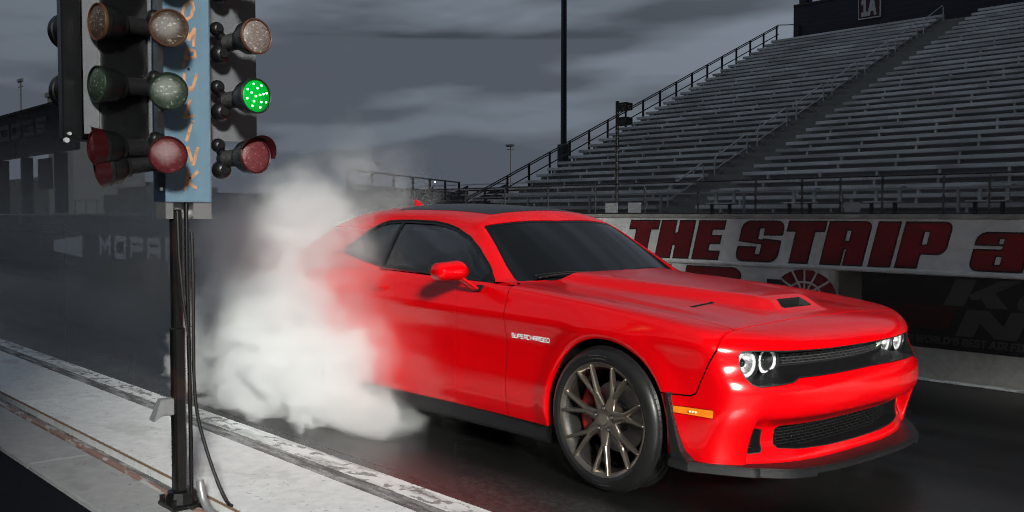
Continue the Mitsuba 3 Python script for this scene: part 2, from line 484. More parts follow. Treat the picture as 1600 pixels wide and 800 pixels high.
for c, xa, xb in (('T', -4.03, -3.61), ('H', -3.59, -3.13), ('E', -3.09, -2.75), ('S', -2.55, -2.06), ('T', -2.03, -1.62), ('R', -1.60, -1.17), ('I', -1.12, -0.905), ('P', -0.87, -0.45), ('a', -0.235, 0.20), ('t', 0.23, 0.52)):
    wall_letter(c, xa, xb, 0.913, 0.408, 3.70)
for c, xa, xb in (('P', -4.25, -3.75), ('I', -3.70, -3.40), ('D', -3.20, -2.50)):
    wall_letter(c, xa, xb, 0.40, 0.455, 3.618)

# half-round emblem with spokes and a small dark plate beside it
em = thing('wheel_emblem', 'round red emblem cut by white spokes, painted low on the white wall', 'emblem')
disk = affinity.scale(Point(-1.70, 0.62).buffer(0.245, 48), 1.35, 1.0)
ring = affinity.scale(Point(-1.70, 0.62).buffer(0.13, 48), 1.35, 1.0)
cutters = [LineString([(-1.70, 0.62), (-1.70 + 0.6 * math.cos(a), 0.62 + 0.6 * math.sin(a))]).buffer(0.011) for a in np.radians(np.arange(0, 360, 30) + 30)]
cutters += [ring.exterior.buffer(0.010)]
fan = disk.difference(unary_union(cutters))
for g in fan.geoms:
    part(em, 'segment', prism(g, 3.6135, 3.6172, 'xz'), 'letter_red')
solo('wall_plate', cbox(-2.10, -1.94, 3.60, 3.6175, 0.70, 0.76, 0.003), 'letter_black', 'small black plate on the wall left of the round red emblem', 'plate')

# banner with a two-letter mark
ban = thing('filter_banner', 'black banner on the low wall reading KN and THE WORLD\'S BEST AIR FILTERS in grey', 'banner')
part(ban, 'sheet', cbox(-1.12, 3.2, 3.608, 3.6165, 0.257, 0.868, 0.002), 'banner_black')
part(ban, 'red_field', prism(Polygon([(-1.0, 0.42), (-0.34, 0.42), (-0.26, 0.62), (-0.94, 0.62)]), 3.6055, 3.6078, 'xz'), 'banner_red')


def skew(p, s):
    return affinity.affine_transform(p, [1, s, 0, 1, 0, 0])


K = unary_union([sbox(0, 0, 0.17, 0.225), Polygon([(0.17, 0.10), (0.36, 0.225), (0.52, 0.225), (0.26, 0.06), (0.20, 0.06)]), Polygon([(0.20, 0.13), (0.36, 0), (0.52, 0), (0.30, 0.17)])])
N_l = unary_union([sbox(0, 0, 0.15, 0.225), sbox(0.34, 0, 0.49, 0.225), Polygon([(0, 0.225), (0.17, 0.225), (0.49, 0), (0.32, 0)])])
amp = text_poly('&', 0.20, 0.0, 1.0, 0.06)
part(ban, 'letter', prism(affinity.translate(skew(K, 0.45), -0.385, 0.625), 3.6055, 3.6078, 'xz'), 'banner_grey')
part(ban, 'letter', prism(affinity.translate(skew(N_l, 0.45), -0.285, 0.378), 3.6055, 3.6078, 'xz'), 'banner_grey')
part(ban, 'letter', prism(affinity.translate(skew(amp, 0.3), 0.19, 0.635), 3.6055, 3.6078, 'xz'), 'banner_grey')
part(ban, 'slogan', prism(affinity.translate(text_poly("THE WORLD'S BEST AIR FILTERS", 0.058, 0.12, 1.0, 0.05), -0.80, 0.300), 3.6055, 3.6078, 'xz'), 'banner_grey', stuff=False)

# left end of the wall, far down the track: pale lettering, the dark colour paints in the shade
mop = thing('parts_lettering', 'sheet coloured dark as shade on the far wall with pale MOPAR lettering and a white tapering shape', 'banner')
part(mop, 'sheet', cbox(-25.2, -13.2, 3.600, 3.6165, 0.26, 0.868, 0.002), 'banner_black')
part(mop, 'white_shape', prism(Polygon([(-24.2, 0.40), (-24.2, 0.68), (-21.9, 0.86), (-21.9, 0.31)]), 3.596, 3.5995, 'xz'), 'banner_pale')
for k, c in enumerate('MOPAR'):
    w = stroke_text([[(a * 0.60, b * 0.40) for a, b in l] for l in SEGMENTS[c]], 0.13, 2)
    part(mop, 'letter', prism(affinity.translate(w, -20.60 + 0.99 * k, 0.415), 3.596, 3.5995, 'xz'), 'banner_pale')

# raised ground behind the wall, hills
princ('terrace', proc(lambda p, n, uv: mix((0.20, 0.196, 0.17), (0.30, 0.29, 0.25), fbm(p.x * 0.7, p.y * 0.7))), 0.85)
ground('terrace', box(-160, 90, 3.80, 90, -0.2, 1.25), 'terrace', 'raised concourse behind the track wall')
hx = np.linspace(-2600, 2600, 160)


def ridge(seed, dist, h0, h1, x0, x1):
    t = np.linspace(0, 1, 140)
    ang = np.radians(np.interp(t, [0, 1], [x0, x1]))
    n = meshkit.fbm(np.stack([t * 7, 0 * t + seed, 0 * t], -1), 4, seed)
    h = h0 + (h1 - h0) * n
    P = []
    for d, f in ((dist, 0.0), (dist * 1.15, 1.0), (dist * 1.5, 0.3)):
        P.append(np.stack([d * np.cos(ang), d * np.sin(ang), -1 + h * f], 1))
    P = np.stack(P, 1).reshape(-1, 3)
    i = np.arange(139)[:, None] * 3 + np.array([0, 1])
    i = i.ravel()
    q = np.stack([i, i + 1, i + 4, i + 3], 1)
    return TM(P, np.vstack([q[:, [0, 1, 2]], q[:, [0, 2, 3]]]), process=False)


princ('hill', (0.030, 0.033, 0.040), 0.9)
ground('hills', ridge(4, 1900, 20, 92, 95, 200), 'hill', 'low dark hills on the horizon', smooth=True)

# ================================================================== grandstand
metal('alu_dull', 'Al', 0.35, (0.5, 0.5, 0.52))
princ('alu', proc(lambda p, n, uv: mix((0.44, 0.44, 0.435), (0.74, 0.74, 0.745), smoothstep(0.25, 0.75, fbm(p.x * 0.9, p.y * 3.3, p.z * 3, 4))) * (0.86 + 0.28 * cell_rand(dr.floor(p.x / 1.83), dr.floor(p.y / 0.61), 3))), 0.5, metal=0.15)
princ('alu_dark', (0.34, 0.34, 0.345), 0.6)
princ('stair', proc(lambda p, n, uv: mix((0.20, 0.20, 0.18), (0.30, 0.29, 0.265), fbm(p.x * 2, p.y * 2, p.z * 2))), 0.8)
princ('steel_black', (0.018, 0.018, 0.020), 0.45)
princ('steel_grey', (0.16, 0.16, 0.165), 0.45, metal=0.3)
princ('galv', (0.55, 0.56, 0.57), 0.4, metal=0.2)
NROW, Y0, Z0, DY, DZ = 33, 19.76, 1.61, 0.61, 0.27
XE, XB, XA, XR = -25.95, -17.05, -15.5, 10.0
stand = thing('grandstand', 'tall dark grandstand of grey metal bench rows rising to the right behind the wall', 'grandstand')
plank = {}
for nm, xa, xb in (('l', XE, XB), ('r', XA, XR)):
    plank[nm] = (shape(cbox(xa, xb, -0.13, 0.13, -0.075, 0.035, 0.008), 'alu'), shape(cbox(xa - 0.0, xb, -0.24, 0.0, -0.030, 0.0, 0.004), 'alu_dark'), shape(box(xa, xb, -0.01, 0.01, -0.36, 0.0), 'alu_dark'))
sup = []
for i in range(NROW):
    y, z = Y0 + DY * i, Z0 + DZ * i
    for nm in 'lr':
        sh = plank[nm]
        part(stand, 'bench_seat', sh[0], to_world=T4().translate([0, y, z]))
        part(stand, 'riser', sh[2], to_world=T4().translate([0, y + 0.16, z - 0.06]))
        part(stand, 'footboard', sh[1], to_world=T4().translate([0, y - 0.10, z - 0.40]))
    for x in np.arange(XE + 0.4, XR, 1.83):
        if XB - 0.1 < x < XA + 0.1:
            continue
        xx = x + 0.25 * (i % 2)
        sup.append(box(xx - 0.035, xx + 0.035, y - 0.10, y + 0.02, z - 0.40, z - 0.036))
        sup.append(box(xx - 0.10, xx + 0.10, y + 0.05, y + 0.13, z - 0.42, z - 0.30))
part(stand, 'seat_brackets', cat(*sup), 'alu', stuff=True)
steps = cat(*[box(XB + 0.05, XA - 0.05, Y0 + DY * i - 0.35, Y0 + DY * (i + 1) - 0.35, Z0 + DZ * (i - 2), Z0 + DZ * i - 0.41 + (0.0)) for i in range(1, NROW)],
            *[box(XB + 0.05, XA - 0.05, Y0 + DY * i - 0.35, Y0 + DY * (i + 0.5) - 0.35, Z0 + DZ * i - 0.41, Z0 + DZ * i - 0.41 + DZ * 0.5) for i in range(1, NROW)])
part(stand, 'aisle_steps', steps, 'stair')
yA, yB = Y0 - 0.4, Y0 + DY * NROW
for xa, xb in ((XE + 0.02, XB + 0.05), (XA - 0.05, XR)):
    body_ = cat(*[box(xa, xb, Y0 + DY * i - 0.34, yB, Z0 + DZ * (i - 1) - 0.43, Z0 + DZ * i - 0.435) for i in range(0, NROW)])
    part(stand, 'stepped_frame', body_, 'alu_dark')
part(stand, 'base', box(XE + 0.02, XR, yA + 0.3, yB, 1.2, Z0 - 0.705), 'alu_dark')
# end railing
rz = lambda y: Z0 + DZ / DY * (y - Y0)
for y in np.arange(Y0 - 0.9, Y0 + DY * NROW + 0.2, 1.16):
    part(stand, 'rail_post', rod((XE - 0.06, y, rz(y) - 0.6), (XE - 0.06, y, rz(y) + 0.66), 0.05, 6), 'steel_black')
for dz in (0.66, 0.58, 0.18):
    part(stand, 'end_rail', rod((XE - 0.06, Y0 - 0.9, rz(Y0 - 0.9) + dz), (XE - 0.06, Y0 + DY * NROW, rz(Y0 + DY * NROW) + dz), 0.026, 6), 'steel_black')
yt = Y0 + DY * NROW
part(stand, 'top_rail', rod((XE - 0.06, yt, rz(yt) + 0.66), (-24.9, yt + 0.1, rz(yt) + 0.55), 0.024, 6), 'steel_black')
part(stand, 'rail_post', rod((-24.9, yt + 0.1, rz(yt) - 0.7), (-24.9, yt + 0.1, rz(yt) + 0.55), 0.04, 6), 'steel_black')
# aisle handrails, in short runs
i = 1
while i < NROW - 2:
    y0, y1 = Y0 + DY * i - 0.3, Y0 + DY * (i + 2.5)
    z0, z1 = rz(y0) - 0.40, rz(y1) - 0.40
    hr = part(stand, 'handrail', tube([(XB + 0.12, y0, z0), (XB + 0.12, y0, z0 + 0.80), (XB + 0.12, y0 + 0.1, z0 + 0.90), (XB + 0.12, y1 - 0.1, z1 + 0.90), (XB + 0.12, y1, z1 + 0.82), (XB + 0.12, y1, z1)], 0.024, 6), 'galv')
    part(hr, 'middle_rail', rod((XB + 0.12, y0, z0 + 0.46), (XB + 0.12, y1, z1 + 0.46), 0.018, 6), 'galv')
    i += 4
# front guard rail of the stand
for x in np.arange(-25, 9, 3.0):
    part(stand, 'front_post', box(x - 0.03, x + 0.03, Y0 - 1.16, Y0 - 1.10, 1.25, 2.0), 'alu_dark')
part(stand, 'front_rail', rod((-25.5, Y0 - 1.13, 1.98), (9, Y0 - 1.13, 1.98), 0.025, 6), 'alu_dark')
part(stand, 'front_panel', box(-25.6, 9.5, Y0 - 0.9, Y0 - 0.7, 1.25, 1.42), 'stair')

# small benches in front of the stand
bench_names = ['short metal bench on legs, leftmost below the aisle', 'short metal bench on legs, in front of the rows right of the aisle', 'short metal bench on legs, furthest right behind the mesh fence', 'short metal bench on legs behind the fence, second from the right']
for (xc, lab) in zip((-13.3, -10.8, -8.5, -6.0), (bench_names[0], bench_names[1], bench_names[3], bench_names[2])):
    b = thing('short_bench', lab, 'bench', 'short benches in front of the grandstand')
    yb = Y0 - 1.6
    part(b, 'seat', cbox(xc - 0.42, xc + 0.42, yb - 0.12, yb + 0.12, 2.0, 2.06, 0.006), 'galv')
    part(b, 'shelf', cbox(xc - 0.55, xc + 0.35, yb - 0.2, yb + 0.1, 1.66, 1.69, 0.004), 'alu')
    for dx in (-0.30, 0.30):
        part(b, 'leg', box(xc + dx - 0.04, xc + dx + 0.04, yb - 0.03, yb + 0.03, 1.69, 2.0), 'galv')
        part(b, 'foot', box(xc + dx - 0.09, xc + dx - 0.01, yb - 0.16, yb - 0.10, 1.25, 1.66), 'steel_black')

# press box behind the top row
press = thing('press_box', 'dark blue press box behind the top row of the grandstand with a 1A sign', 'building')
princ('navy', proc(lambda p, n, uv: mix((0.006, 0.010, 0.022), (0.009, 0.014, 0.028), fbm(p.x * 0.6, p.z * 2)) * (0.75 + 0.35 * smoothstep(0.35, 0.65, dr.abs(p.z * 4 - dr.floor(p.z * 4) - 0.5) * 2))), 0.5)
part(press, 'front_wall', box(-25.25, 14, 40.1, 40.9, 8.6, 12.0), 'navy')
part(press, 'parapet', cbox(-25.25, 14, 40.05, 40.95, 12.0, 12.12, 0.02), 'steel_black')
for x in np.arange(-24.4, 14, 2.6):
    part(press, 'mullion', box(x - 0.06, x + 0.06, 40.25, 40.37, 12.12, 14.4), 'steel_black')
part(press, 'window_band', box(-23.6, 14, 40.40, 40.43, 12.12, 14.4), 'gloss_tint')
part(press, 'roof', box(-25.4, 14.5, 39.9, 46, 14.4, 14.7), 'navy')
part(press, 'rear_block', box(-23.4, 14, 41.0, 46, 7.0, 14.4), 'navy')
part(press, 'corner_post', box(-25.0, -24.6, 40.2, 40.6, 12.12, 14.4), 'steel_black')
sg = part(press, 'sign', cbox(-21.62, -20.45, 40.01, 40.09, 10.80, 12.45, 0.02), 'banner_pale', label='small dark red sign with a white border reading 1A')
part(sg, 'face', box(-21.57, -20.50, 39.995, 40.007, 10.86, 12.39), 'sign_red')
tp = text_poly('1A', 0.78, 0.0, 0.56, 0.05)
part(sg, 'lettering', prism(affinity.translate(tp, -21.035 - (tp.bounds[2] + tp.bounds[0]) / 2, 10.99), 39.975, 39.993, 'xz'), 'sign_white')

# ---- mesh fence on the wall
fence = thing('mesh_fence', 'low chain-link fence with dark posts standing on the white track wall', 'fence')
yF = 3.78
fx = [0.55, -0.10, -0.48, -1.03, -1.44, -1.84, -2.36, -3.07, -3.80] + list(np.arange(-4.55, -26, -0.8))
for x in fx:
    part(fence, 'post', rod((x, yF, 1.382), (x, yF, 1.728), 0.010, 8), 'steel_dim', smooth=40)
part(fence, 'top_rail', rod((-26, yF, 1.722), (6, yF, 1.722), 0.008, 8), 'steel_black', smooth=40)
part(fence, 'bottom_rail', rod((-26, yF, 1.392), (6, yF, 1.392), 0.006, 6), 'steel_black')


def mesh_wires(x0, x1, y, z0, z1, cell, r):
    V, F = [], []
    n = int((x1 - x0) / cell)
    tri = np.array([[0, 0.9], [-0.78, -0.45], [0.78, -0.45]]) * r
    for s in (-1, 1):
        for k in range(-int((z1 - z0) / cell), n + int((z1 - z0) / cell)):
            xa = x0 + k * cell
            xb = xa + s * (z1 - z0)
            za, zb = z0, z1
            p, q = np.array([xa, y, za]), np.array([xb, y, zb])
            lo, hi = 0.0, 1.0
            for lim, sg_ in ((x0, 1), (x1, -1)):
                da, db = (p[0] - lim) * sg_, (q[0] - lim) * sg_
                if da < 0 and db < 0:
                    hi = -1
                elif da < 0:
                    lo = max(lo, da / (da - db))
                elif db < 0:
                    hi = min(hi, da / (da - db))
            if hi - lo < 0.05:
                continue
            p, q = p + (q - p) * lo, p + (q - p) * hi
            b = len(V) * 6
            V.append(np.vstack([p + np.c_[tri[:, 0], tri[:, 1], 0 * tri[:, 0]], q + np.c_[tri[:, 0], tri[:, 1], 0 * tri[:, 0]]]))
            for j in range(3):
                j2 = (j + 1) % 3
                F += [[b + j, b + j2, b + 3 + j2], [b + j, b + 3 + j2, b + 3 + j]]
    return TM(np.vstack(V), np.array(F), process=False)


part(fence, 'wire_mesh', mesh_wires(-14, 5, yF, 1.392, 1.722, 0.030, 0.0011), 'steel_dim', stuff=True)
for (xa, xb, za, zb, lab) in ((-1.41, -1.25, 1.40, 1.492, 'small white placard hung on the mesh fence above the letter R'), (-4.41, -4.22, 1.395, 1.51, 'small white placard on the mesh fence, left of the floodlight pole'), (-4.06, -3.87, 1.395, 1.51, 'small white placard on the mesh fence, right of the floodlight pole')):
    solo('placard', cbox(xa, xb, yF + 0.014, yF + 0.020, za, zb, 0.001), 'placard', lab, 'placard')

# second, taller fence running back to the corner of the stand
bf = thing('back_fence', 'dark rail fence running back to the left corner of the grandstand', 'fence')
A, Bq = np.array([-19.9, 10.0]), np.array([-26.6, 19.2])
for t in np.linspace(0, 1, 7):
    q = A + (Bq - A) * t
    part(bf, 'post', rod((*q, 1.25), (*q, 2.62), 0.045, 6), 'steel_black')
for z in (2.60, 2.2):
    part(bf, 'rail', rod((*A, z), (*Bq, z), 0.03, 6), 'steel_black')
part(bf, 'pickets', cat(*[rod((*(A + (Bq - A) * t), 1.3), (*(A + (Bq - A) * t), 2.2), 0.012, 4) for t in np.linspace(0.005, 0.995, 110)]), 'steel_black', stuff=True)
bl = thing('low_bleachers', 'low dark bleacher frame behind the rail fence left of the grandstand', 'bleachers')
for k in range(6):
    part(bl, 'plank', box(-40.0, -27.5, 24 + 0.6 * k, 24.3 + 0.6 * k, 1.45 + 0.28 * k, 1.50 + 0.28 * k), 'alu')
for x in (-39.5, -36.5, -33.5, -30.5, -28):
    part(bl, 'frame', prism(Polygon([(23.9, 1.25), (27.6, 1.25), (27.6, 2.85), (23.9, 1.42)]), x - 0.05, x + 0.05, 'yz'), 'steel_black')

# ---- poles and masts
pole = thing('light_pole', 'tall black steel pole rising out of the picture behind the end of the grandstand', 'pole')
part(pole, 'shaft', lathe([(0.0, 1.2), (0.165, 1.2), (0.15, 8), (0.13, 22), (0.0, 22)], 24, at=(-32.25, 30.42, 0)), 'pole_blue', smooth=40)
part(pole, 'base', cbox(-32.5, -32.0, 30.17, 30.67, 1.2, 4.9, 0.05), 'pole_blue')
part(pole, 'lamp_head', box(-34.2, -30.2, 30.2, 30.6, 21.6, 22.6), 'steel_black')
fl = thing('floodlight_pole', 'thin pole on the wall with two small black floodlight boxes', 'pole')
part(fl, 'shaft', rod((-4.60, 4.2, 1.25), (-4.60, 4.2, 2.72), 0.021, 10), 'steel_dim', smooth=40)
for z in (2.64, 2.47):
    h = part(fl, 'floodlight', from_m3(m3.Manifold.batch_hull([to_m3(box(-4.555, -4.40, 4.13, 4.15, z - 0.055, z + 0.05)), to_m3(box(-4.54, -4.41, 4.23, 4.26, z - 0.035, z + 0.045))])), 'steel_black')
    part(h, 'arm', rod((-4.60, 4.2, z), (-4.54, 4.2, z), 0.009, 6), 'steel_black')


def mast(x, y, h, w, lab, n=3):
    m = thing('light_mast', lab, 'light mast')
    part(m, 'shaft', rod((x, y, 0), (x, y, h), 0.22 * w, 6), 'steel_black')
    for k in range(2):
        part(m, 'crossbar', box(x - w * 2.4, x + w * 2.4, y - 0.1, y + 0.1, h - 0.5 * w - k * 1.3 * w, h - 0.2 * w - k * 1.3 * w), 'steel_black')
    for k in range(n):
        part(m, 'lamp', box(x - w * 2.3 + k * w * 4.6 / n, x - w * 2.3 + (k + 0.7) * w * 4.6 / n, y - 0.5, y + 0.3, h - 0.2 * w, h + 0.55 * w), 'steel_black')


mast(-374.2, 96.2, 48.5, 1.25, 'distant floodlight mast at the far left above the dark scoreboard', 4)
mast(-211.2, 129.9, 16.7, 0.5, 'small distant light mast just right of the smoke plume')
mast(-248.4, 163.3, 16.9, 0.5, 'small distant light mast, second from the smoke plume')
mast(-161.7, 140.7, 16.6, 0.5, 'distant light mast left of the tall black pole')
bs('tiny_lamp', {'type': 'diffuse', 'reflectance': rgb(0.8, 0.8, 0.8)})
dl = shape(xf(trimesh.creation.icosphere(2, 0.13), mtrans(t=(-124.8, 91.9, 6.6))), 'tiny_lamp', True)
dl['emitter'] = {'type': 'area', 'radiance': rgb(1.2, 1.2, 1.15)}
solo('distant_lamp', dl, 'tiny_lamp', 'tiny lit white lamp far away above the low bleachers', 'lamp')
# far left: scoreboard and a block behind it
sb = thing('scoreboard', 'dark scoreboard on posts at the far left with faint grey lettering', 'scoreboard')
part(sb, 'panel', cbox(-78, -59.8, 15.0, 15.7, 5.35, 8.35, 0.05), 'board_dark')
part(sb, 'frame_edge', cat(box(-78.1, -59.7, 14.93, 14.99, 8.30, 8.48), box(-78.1, -59.7, 14.93, 14.99, 5.22, 5.40), box(-59.88, -59.7, 14.93, 14.99, 5.22, 8.48)), 'board_edge')
for x in (-76.5, -70.5, -63.0):
    part(sb, 'post', box(x - 0.4, x + 0.4, 15.2, 15.8, -0.3, 5.3), 'board_dark')
word = []
for k, c in enumerate('DODGE'):
    w = stroke_text([[(a * 2.1, b * 0.8) for a, b in l] for l in SEGMENTS[c]], 0.30, 2)
    word.append(affinity.translate(w, -77.7 + 2.95 * k, 6.72))
for g in word:
    part(sb, 'letter', prism(g, 14.90, 14.97, 'xz'), 'board_letter')
part(sb, 'lower_screen', box(-66.5, -64.0, 15.1, 15.3, 3.0, 5.0), 'board_edge')
tw = thing('tower_block', 'pale block of a building far off behind the scoreboard', 'building')
part(tw, 'wall', box(-150, -139, 40, 50, -0.3, 18.4), 'far_block')
part(tw, 'roof_edge', box(-150.3, -138.7, 39.7, 50.3, 18.4, 19.0), 'far_block')
part(tw, 'window_band', box(-149, -140, 39.85, 39.95, 13.5, 15.2), 'board_dark')

bank = thing('far_bleachers', 'long low bank of bleachers far away on the left, coloured dark for shade', 'bleachers')
for k in range(5):
    part(bank, 'row', box(-260, -112 - 16 * k, 44 + 2 * k, 56, 0.0, 4.0 + 1.1 * k), 'shade_dark')

ob = thing('added_dark_steps', 'long dark steps added unseen left of the camera for the car to reflect', 'bleachers')
for k in range(7):  # added out of view, gives the car side something dark to reflect
    part(ob, 'row', box(-110, 4, -34, -14 - 2.2 * k, -0.3, 2.4 + 1.15 * k), 'added_dark')
# ---- out of the picture, behind the camera: added wall, one opening, shades the stands and shapes the sun pool
tb = thing('added_sun_blocker', 'tall dark wall added unseen behind the camera to block the sun but for one opening', 'building')
for (ya, yb, za, zb) in ((6, 45, -0.3, 32), (-4.8, 6, 4.3, 32), (-10.15, -4.8, 8.5, 32), (-45, -10.15, -0.3, 48)):
    part(tb, 'wall', box(12.0, 12.4, ya, yb, za, zb), 'added_dark')
part(tb, 'roof', box(12.0, 20.0, -45, 45, 32.0, 32.4), 'added_dark')

# ================================================================== the car
# body = level set of one smooth field, meshed on a grid, projected on the exact surface, then cut into panels
def prof(pts, sig=0.03):
    p = np.array(pts, float)
    X = np.arange(p[0, 0] - 0.3, p[-1, 0] + 0.3, 0.005)
    Y = PchipInterpolator(p[:, 0], p[:, 1])(np.clip(X, p[0, 0], p[-1, 0]))
    e0, e1 = (p[1, 1] - p[0, 1]) / (p[1, 0] - p[0, 0]), (p[-1, 1] - p[-2, 1]) / (p[-1, 0] - p[-2, 0])
    Y = Y + np.minimum(X - p[0, 0], 0) * e0 + np.maximum(X - p[-1, 0], 0) * e1
    Y = gaussian_filter1d(Y, sig / 0.005, mode='nearest')
    cs = CubicSpline(X[::3], Y[::3])
    return lambda t: cs(np.clip(t, X[0], X[-1]))


def smax(a, b, k):
    return 0.5 * (a + b + np.sqrt((a - b) ** 2 + k * k))


def smin(a, b, k):
    return -smax(-a, -b, k)


def sstep(a, b, t):
    t = np.clip((t - a) / (b - a), 0, 1)
    return t * t * (3 - 2 * t)


AX_R, WZ, WX = -2.95, 0.364, 0.015
wid = prof([(-4.15, 0.80), (-3.9, 0.86), (-3.6, 0.905), (-3.2, 0.945), (-2.9, 0.957), (-2.5, 0.945), (-2.0, 0.925), (-1.5, 0.918), (-1.0, 0.921), (-0.5, 0.935), (-0.1, 0.948), (0.2, 0.945),
            (0.5, 0.925), (0.8, 0.88), (1.0, 0.83)], 0.08)
sec = prof([(0.10, -0.06), (0.20, -0.030), (0.27, -0.012), (0.36, -0.004), (0.46, -0.004), (0.56, -0.014), (0.66, -0.019), (0.74, -0.010), (0.80, 0.0), (0.86, -0.016), (0.92, -0.036), (0.98, -0.062),
            (1.05, -0.10), (1.15, -0.17), (1.30, -0.30)], 0.012)
zcr = prof([(-4.1, 0.865), (-3.2, 0.865), (-2.4, 0.845), (-1.2, 0.825), (-0.3, 0.812), (0.5, 0.792), (0.9, 0.775)], 0.1)
zed = prof([(-4.12, 1.0), (-3.9, 1.015), (-3.4, 1.025), (-2.9, 1.03), (-2.4, 1.025), (-1.6, 1.01), (-1.0, 0.998), (-0.75, 0.990), (-0.46, 0.972), (-0.06, 0.943), (0.30, 0.907), (0.50, 0.880), (0.62, 0.860),
            (0.75, 0.832), (0.86, 0.795), (0.95, 0.755)], 0.04)
dome_h = prof([(-1.0, 0.046), (-0.2, 0.042), (0.15, 0.045), (0.33, 0.052), (0.41, 0.053), (0.455, 0.044), (0.525, 0.010), (0.59, 0.0), (0.8, 0.0)], 0.010)
dome_w = prof([(-1.0, 0.46), (-0.3, 0.40), (0.1, 0.32), (0.4, 0.245), (0.7, 0.20)], 0.05)
valley = prof([(-1.3, 0.0), (-0.9, 0.002), (-0.5, 0.016), (0.1, 0.018), (0.45, 0.010), (0.65, 0.002), (0.9, 0.0)], 0.05)
nose = prof([(0.10, 0.80), (0.20, 0.845), (0.235, 0.858), (0.285, 0.842), (0.335, 0.826), (0.395, 0.832), (0.425, 0.870), (0.455, 0.930), (0.51, 0.950), (0.57, 0.948), (0.62, 0.935), (0.66, 0.915), (0.70, 0.90), (0.76, 0.892),
             (0.80, 0.875), (0.85, 0.83), (0.95, 0.75)], 0.010)
tail = prof([(0.1, -3.95), (0.3, -4.06), (0.5, -4.12), (0.62, -4.13), (0.8, -4.11), (1.0, -4.13), (1.1, -4.12)], 0.03)


nose_out = prof([(0.10, 0.82), (0.20, 0.862), (0.24, 0.875), (0.30, 0.890), (0.35, 0.905), (0.41, 0.926), (0.445, 0.938), (0.475, 0.946), (0.51, 0.950), (0.57, 0.948), (0.62, 0.935), (0.66, 0.915), (0.70, 0.90), (0.76, 0.892),
                 (0.80, 0.875), (0.85, 0.83), (0.95, 0.75)], 0.010)


def nose_x(y, z):
    ay = np.sqrt(y * y + 1e-4)
    t = sstep(0.750, 0.716, ay)
    return nose(z) * t + nose_out(z) * (1 - t) - 0.30 * (ay / 0.93) ** 3.1


def deck_z(x, y):
    ay = np.sqrt(y * y + 1e-4)
    z = zed(x) - valley(x) * np.exp(-(((ay - 0.56) / 0.17) ** 2))
    z = z + 0.016 * (1 - (ay / 0.8) ** 2)
    z = z + dome_h(x) * (1 - sstep(-0.075, 0.075, ay - dome_w(x)))
    return z


def glass_house(x, y, z):
    ay = np.sqrt(y * y + 1e-4)
    t = 0.02 * np.logaddexp(0, (z - 0.98) / 0.02)
    wg = 0.868 - 0.60 * t - 0.22 * t * t - 0.07 * sstep(-2.3, -3.7, x)
    roof = z - (1.468 - 0.055 * (ay / 0.6) ** 2 - 0.030 * ((x + 2.38) / 0.85) ** 2)
    ws = (z - (1.0 + 0.62 * (-0.70 - 0.33 * y * y - x))) / 1.177
    bk = (z - (1.07 + 0.56 * (x + 3.66 - 0.15 * y * y))) / 1.146
    g = smax((ay - wg) * 0.86, roof, 0.085)
    g = smax(g, ws, 0.035)
    return smax(g, bk, 0.08)


def car_field(x, y, z):
    ay = np.sqrt(y * y + 1e-4)
    w = wid(x) + sec(z - zcr(x) + 0.80)
    for xw in (WX, AX_R):
        r = np.hypot(x - xw, z - WZ)
        w = w + (0.011 * np.exp(-(((r - 0.440) / 0.055) ** 2)) + 0.004 * np.exp(-(((r - 0.420) / 0.017) ** 2))) * sstep(0.2, 0.34, z)
    b = smax(ay - w, (z - deck_z(x, y)) * 0.985, 0.038)
    b = smax(b, x - nose_x(y, z), 0.030)
    b = smax(b, tail(z) + 0.26 * (ay / 0.93) ** 3 - x, 0.06)
    b = smax(b, 0.15 - z, 0.02)
    return smin(b, smax(smax(glass_house(x, y, z), 0.80 - z, 0.02), x + 0.40, 0.02), 0.02)


def grad(fn, p, h=4e-4):
    g = np.empty_like(p)
    for k in range(3):
        e = np.zeros(3)
        e[k] = h
        a, b = p + e, p - e
        g[:, k] = (fn(*a.T) - fn(*b.T)) / (2 * h)
    return g


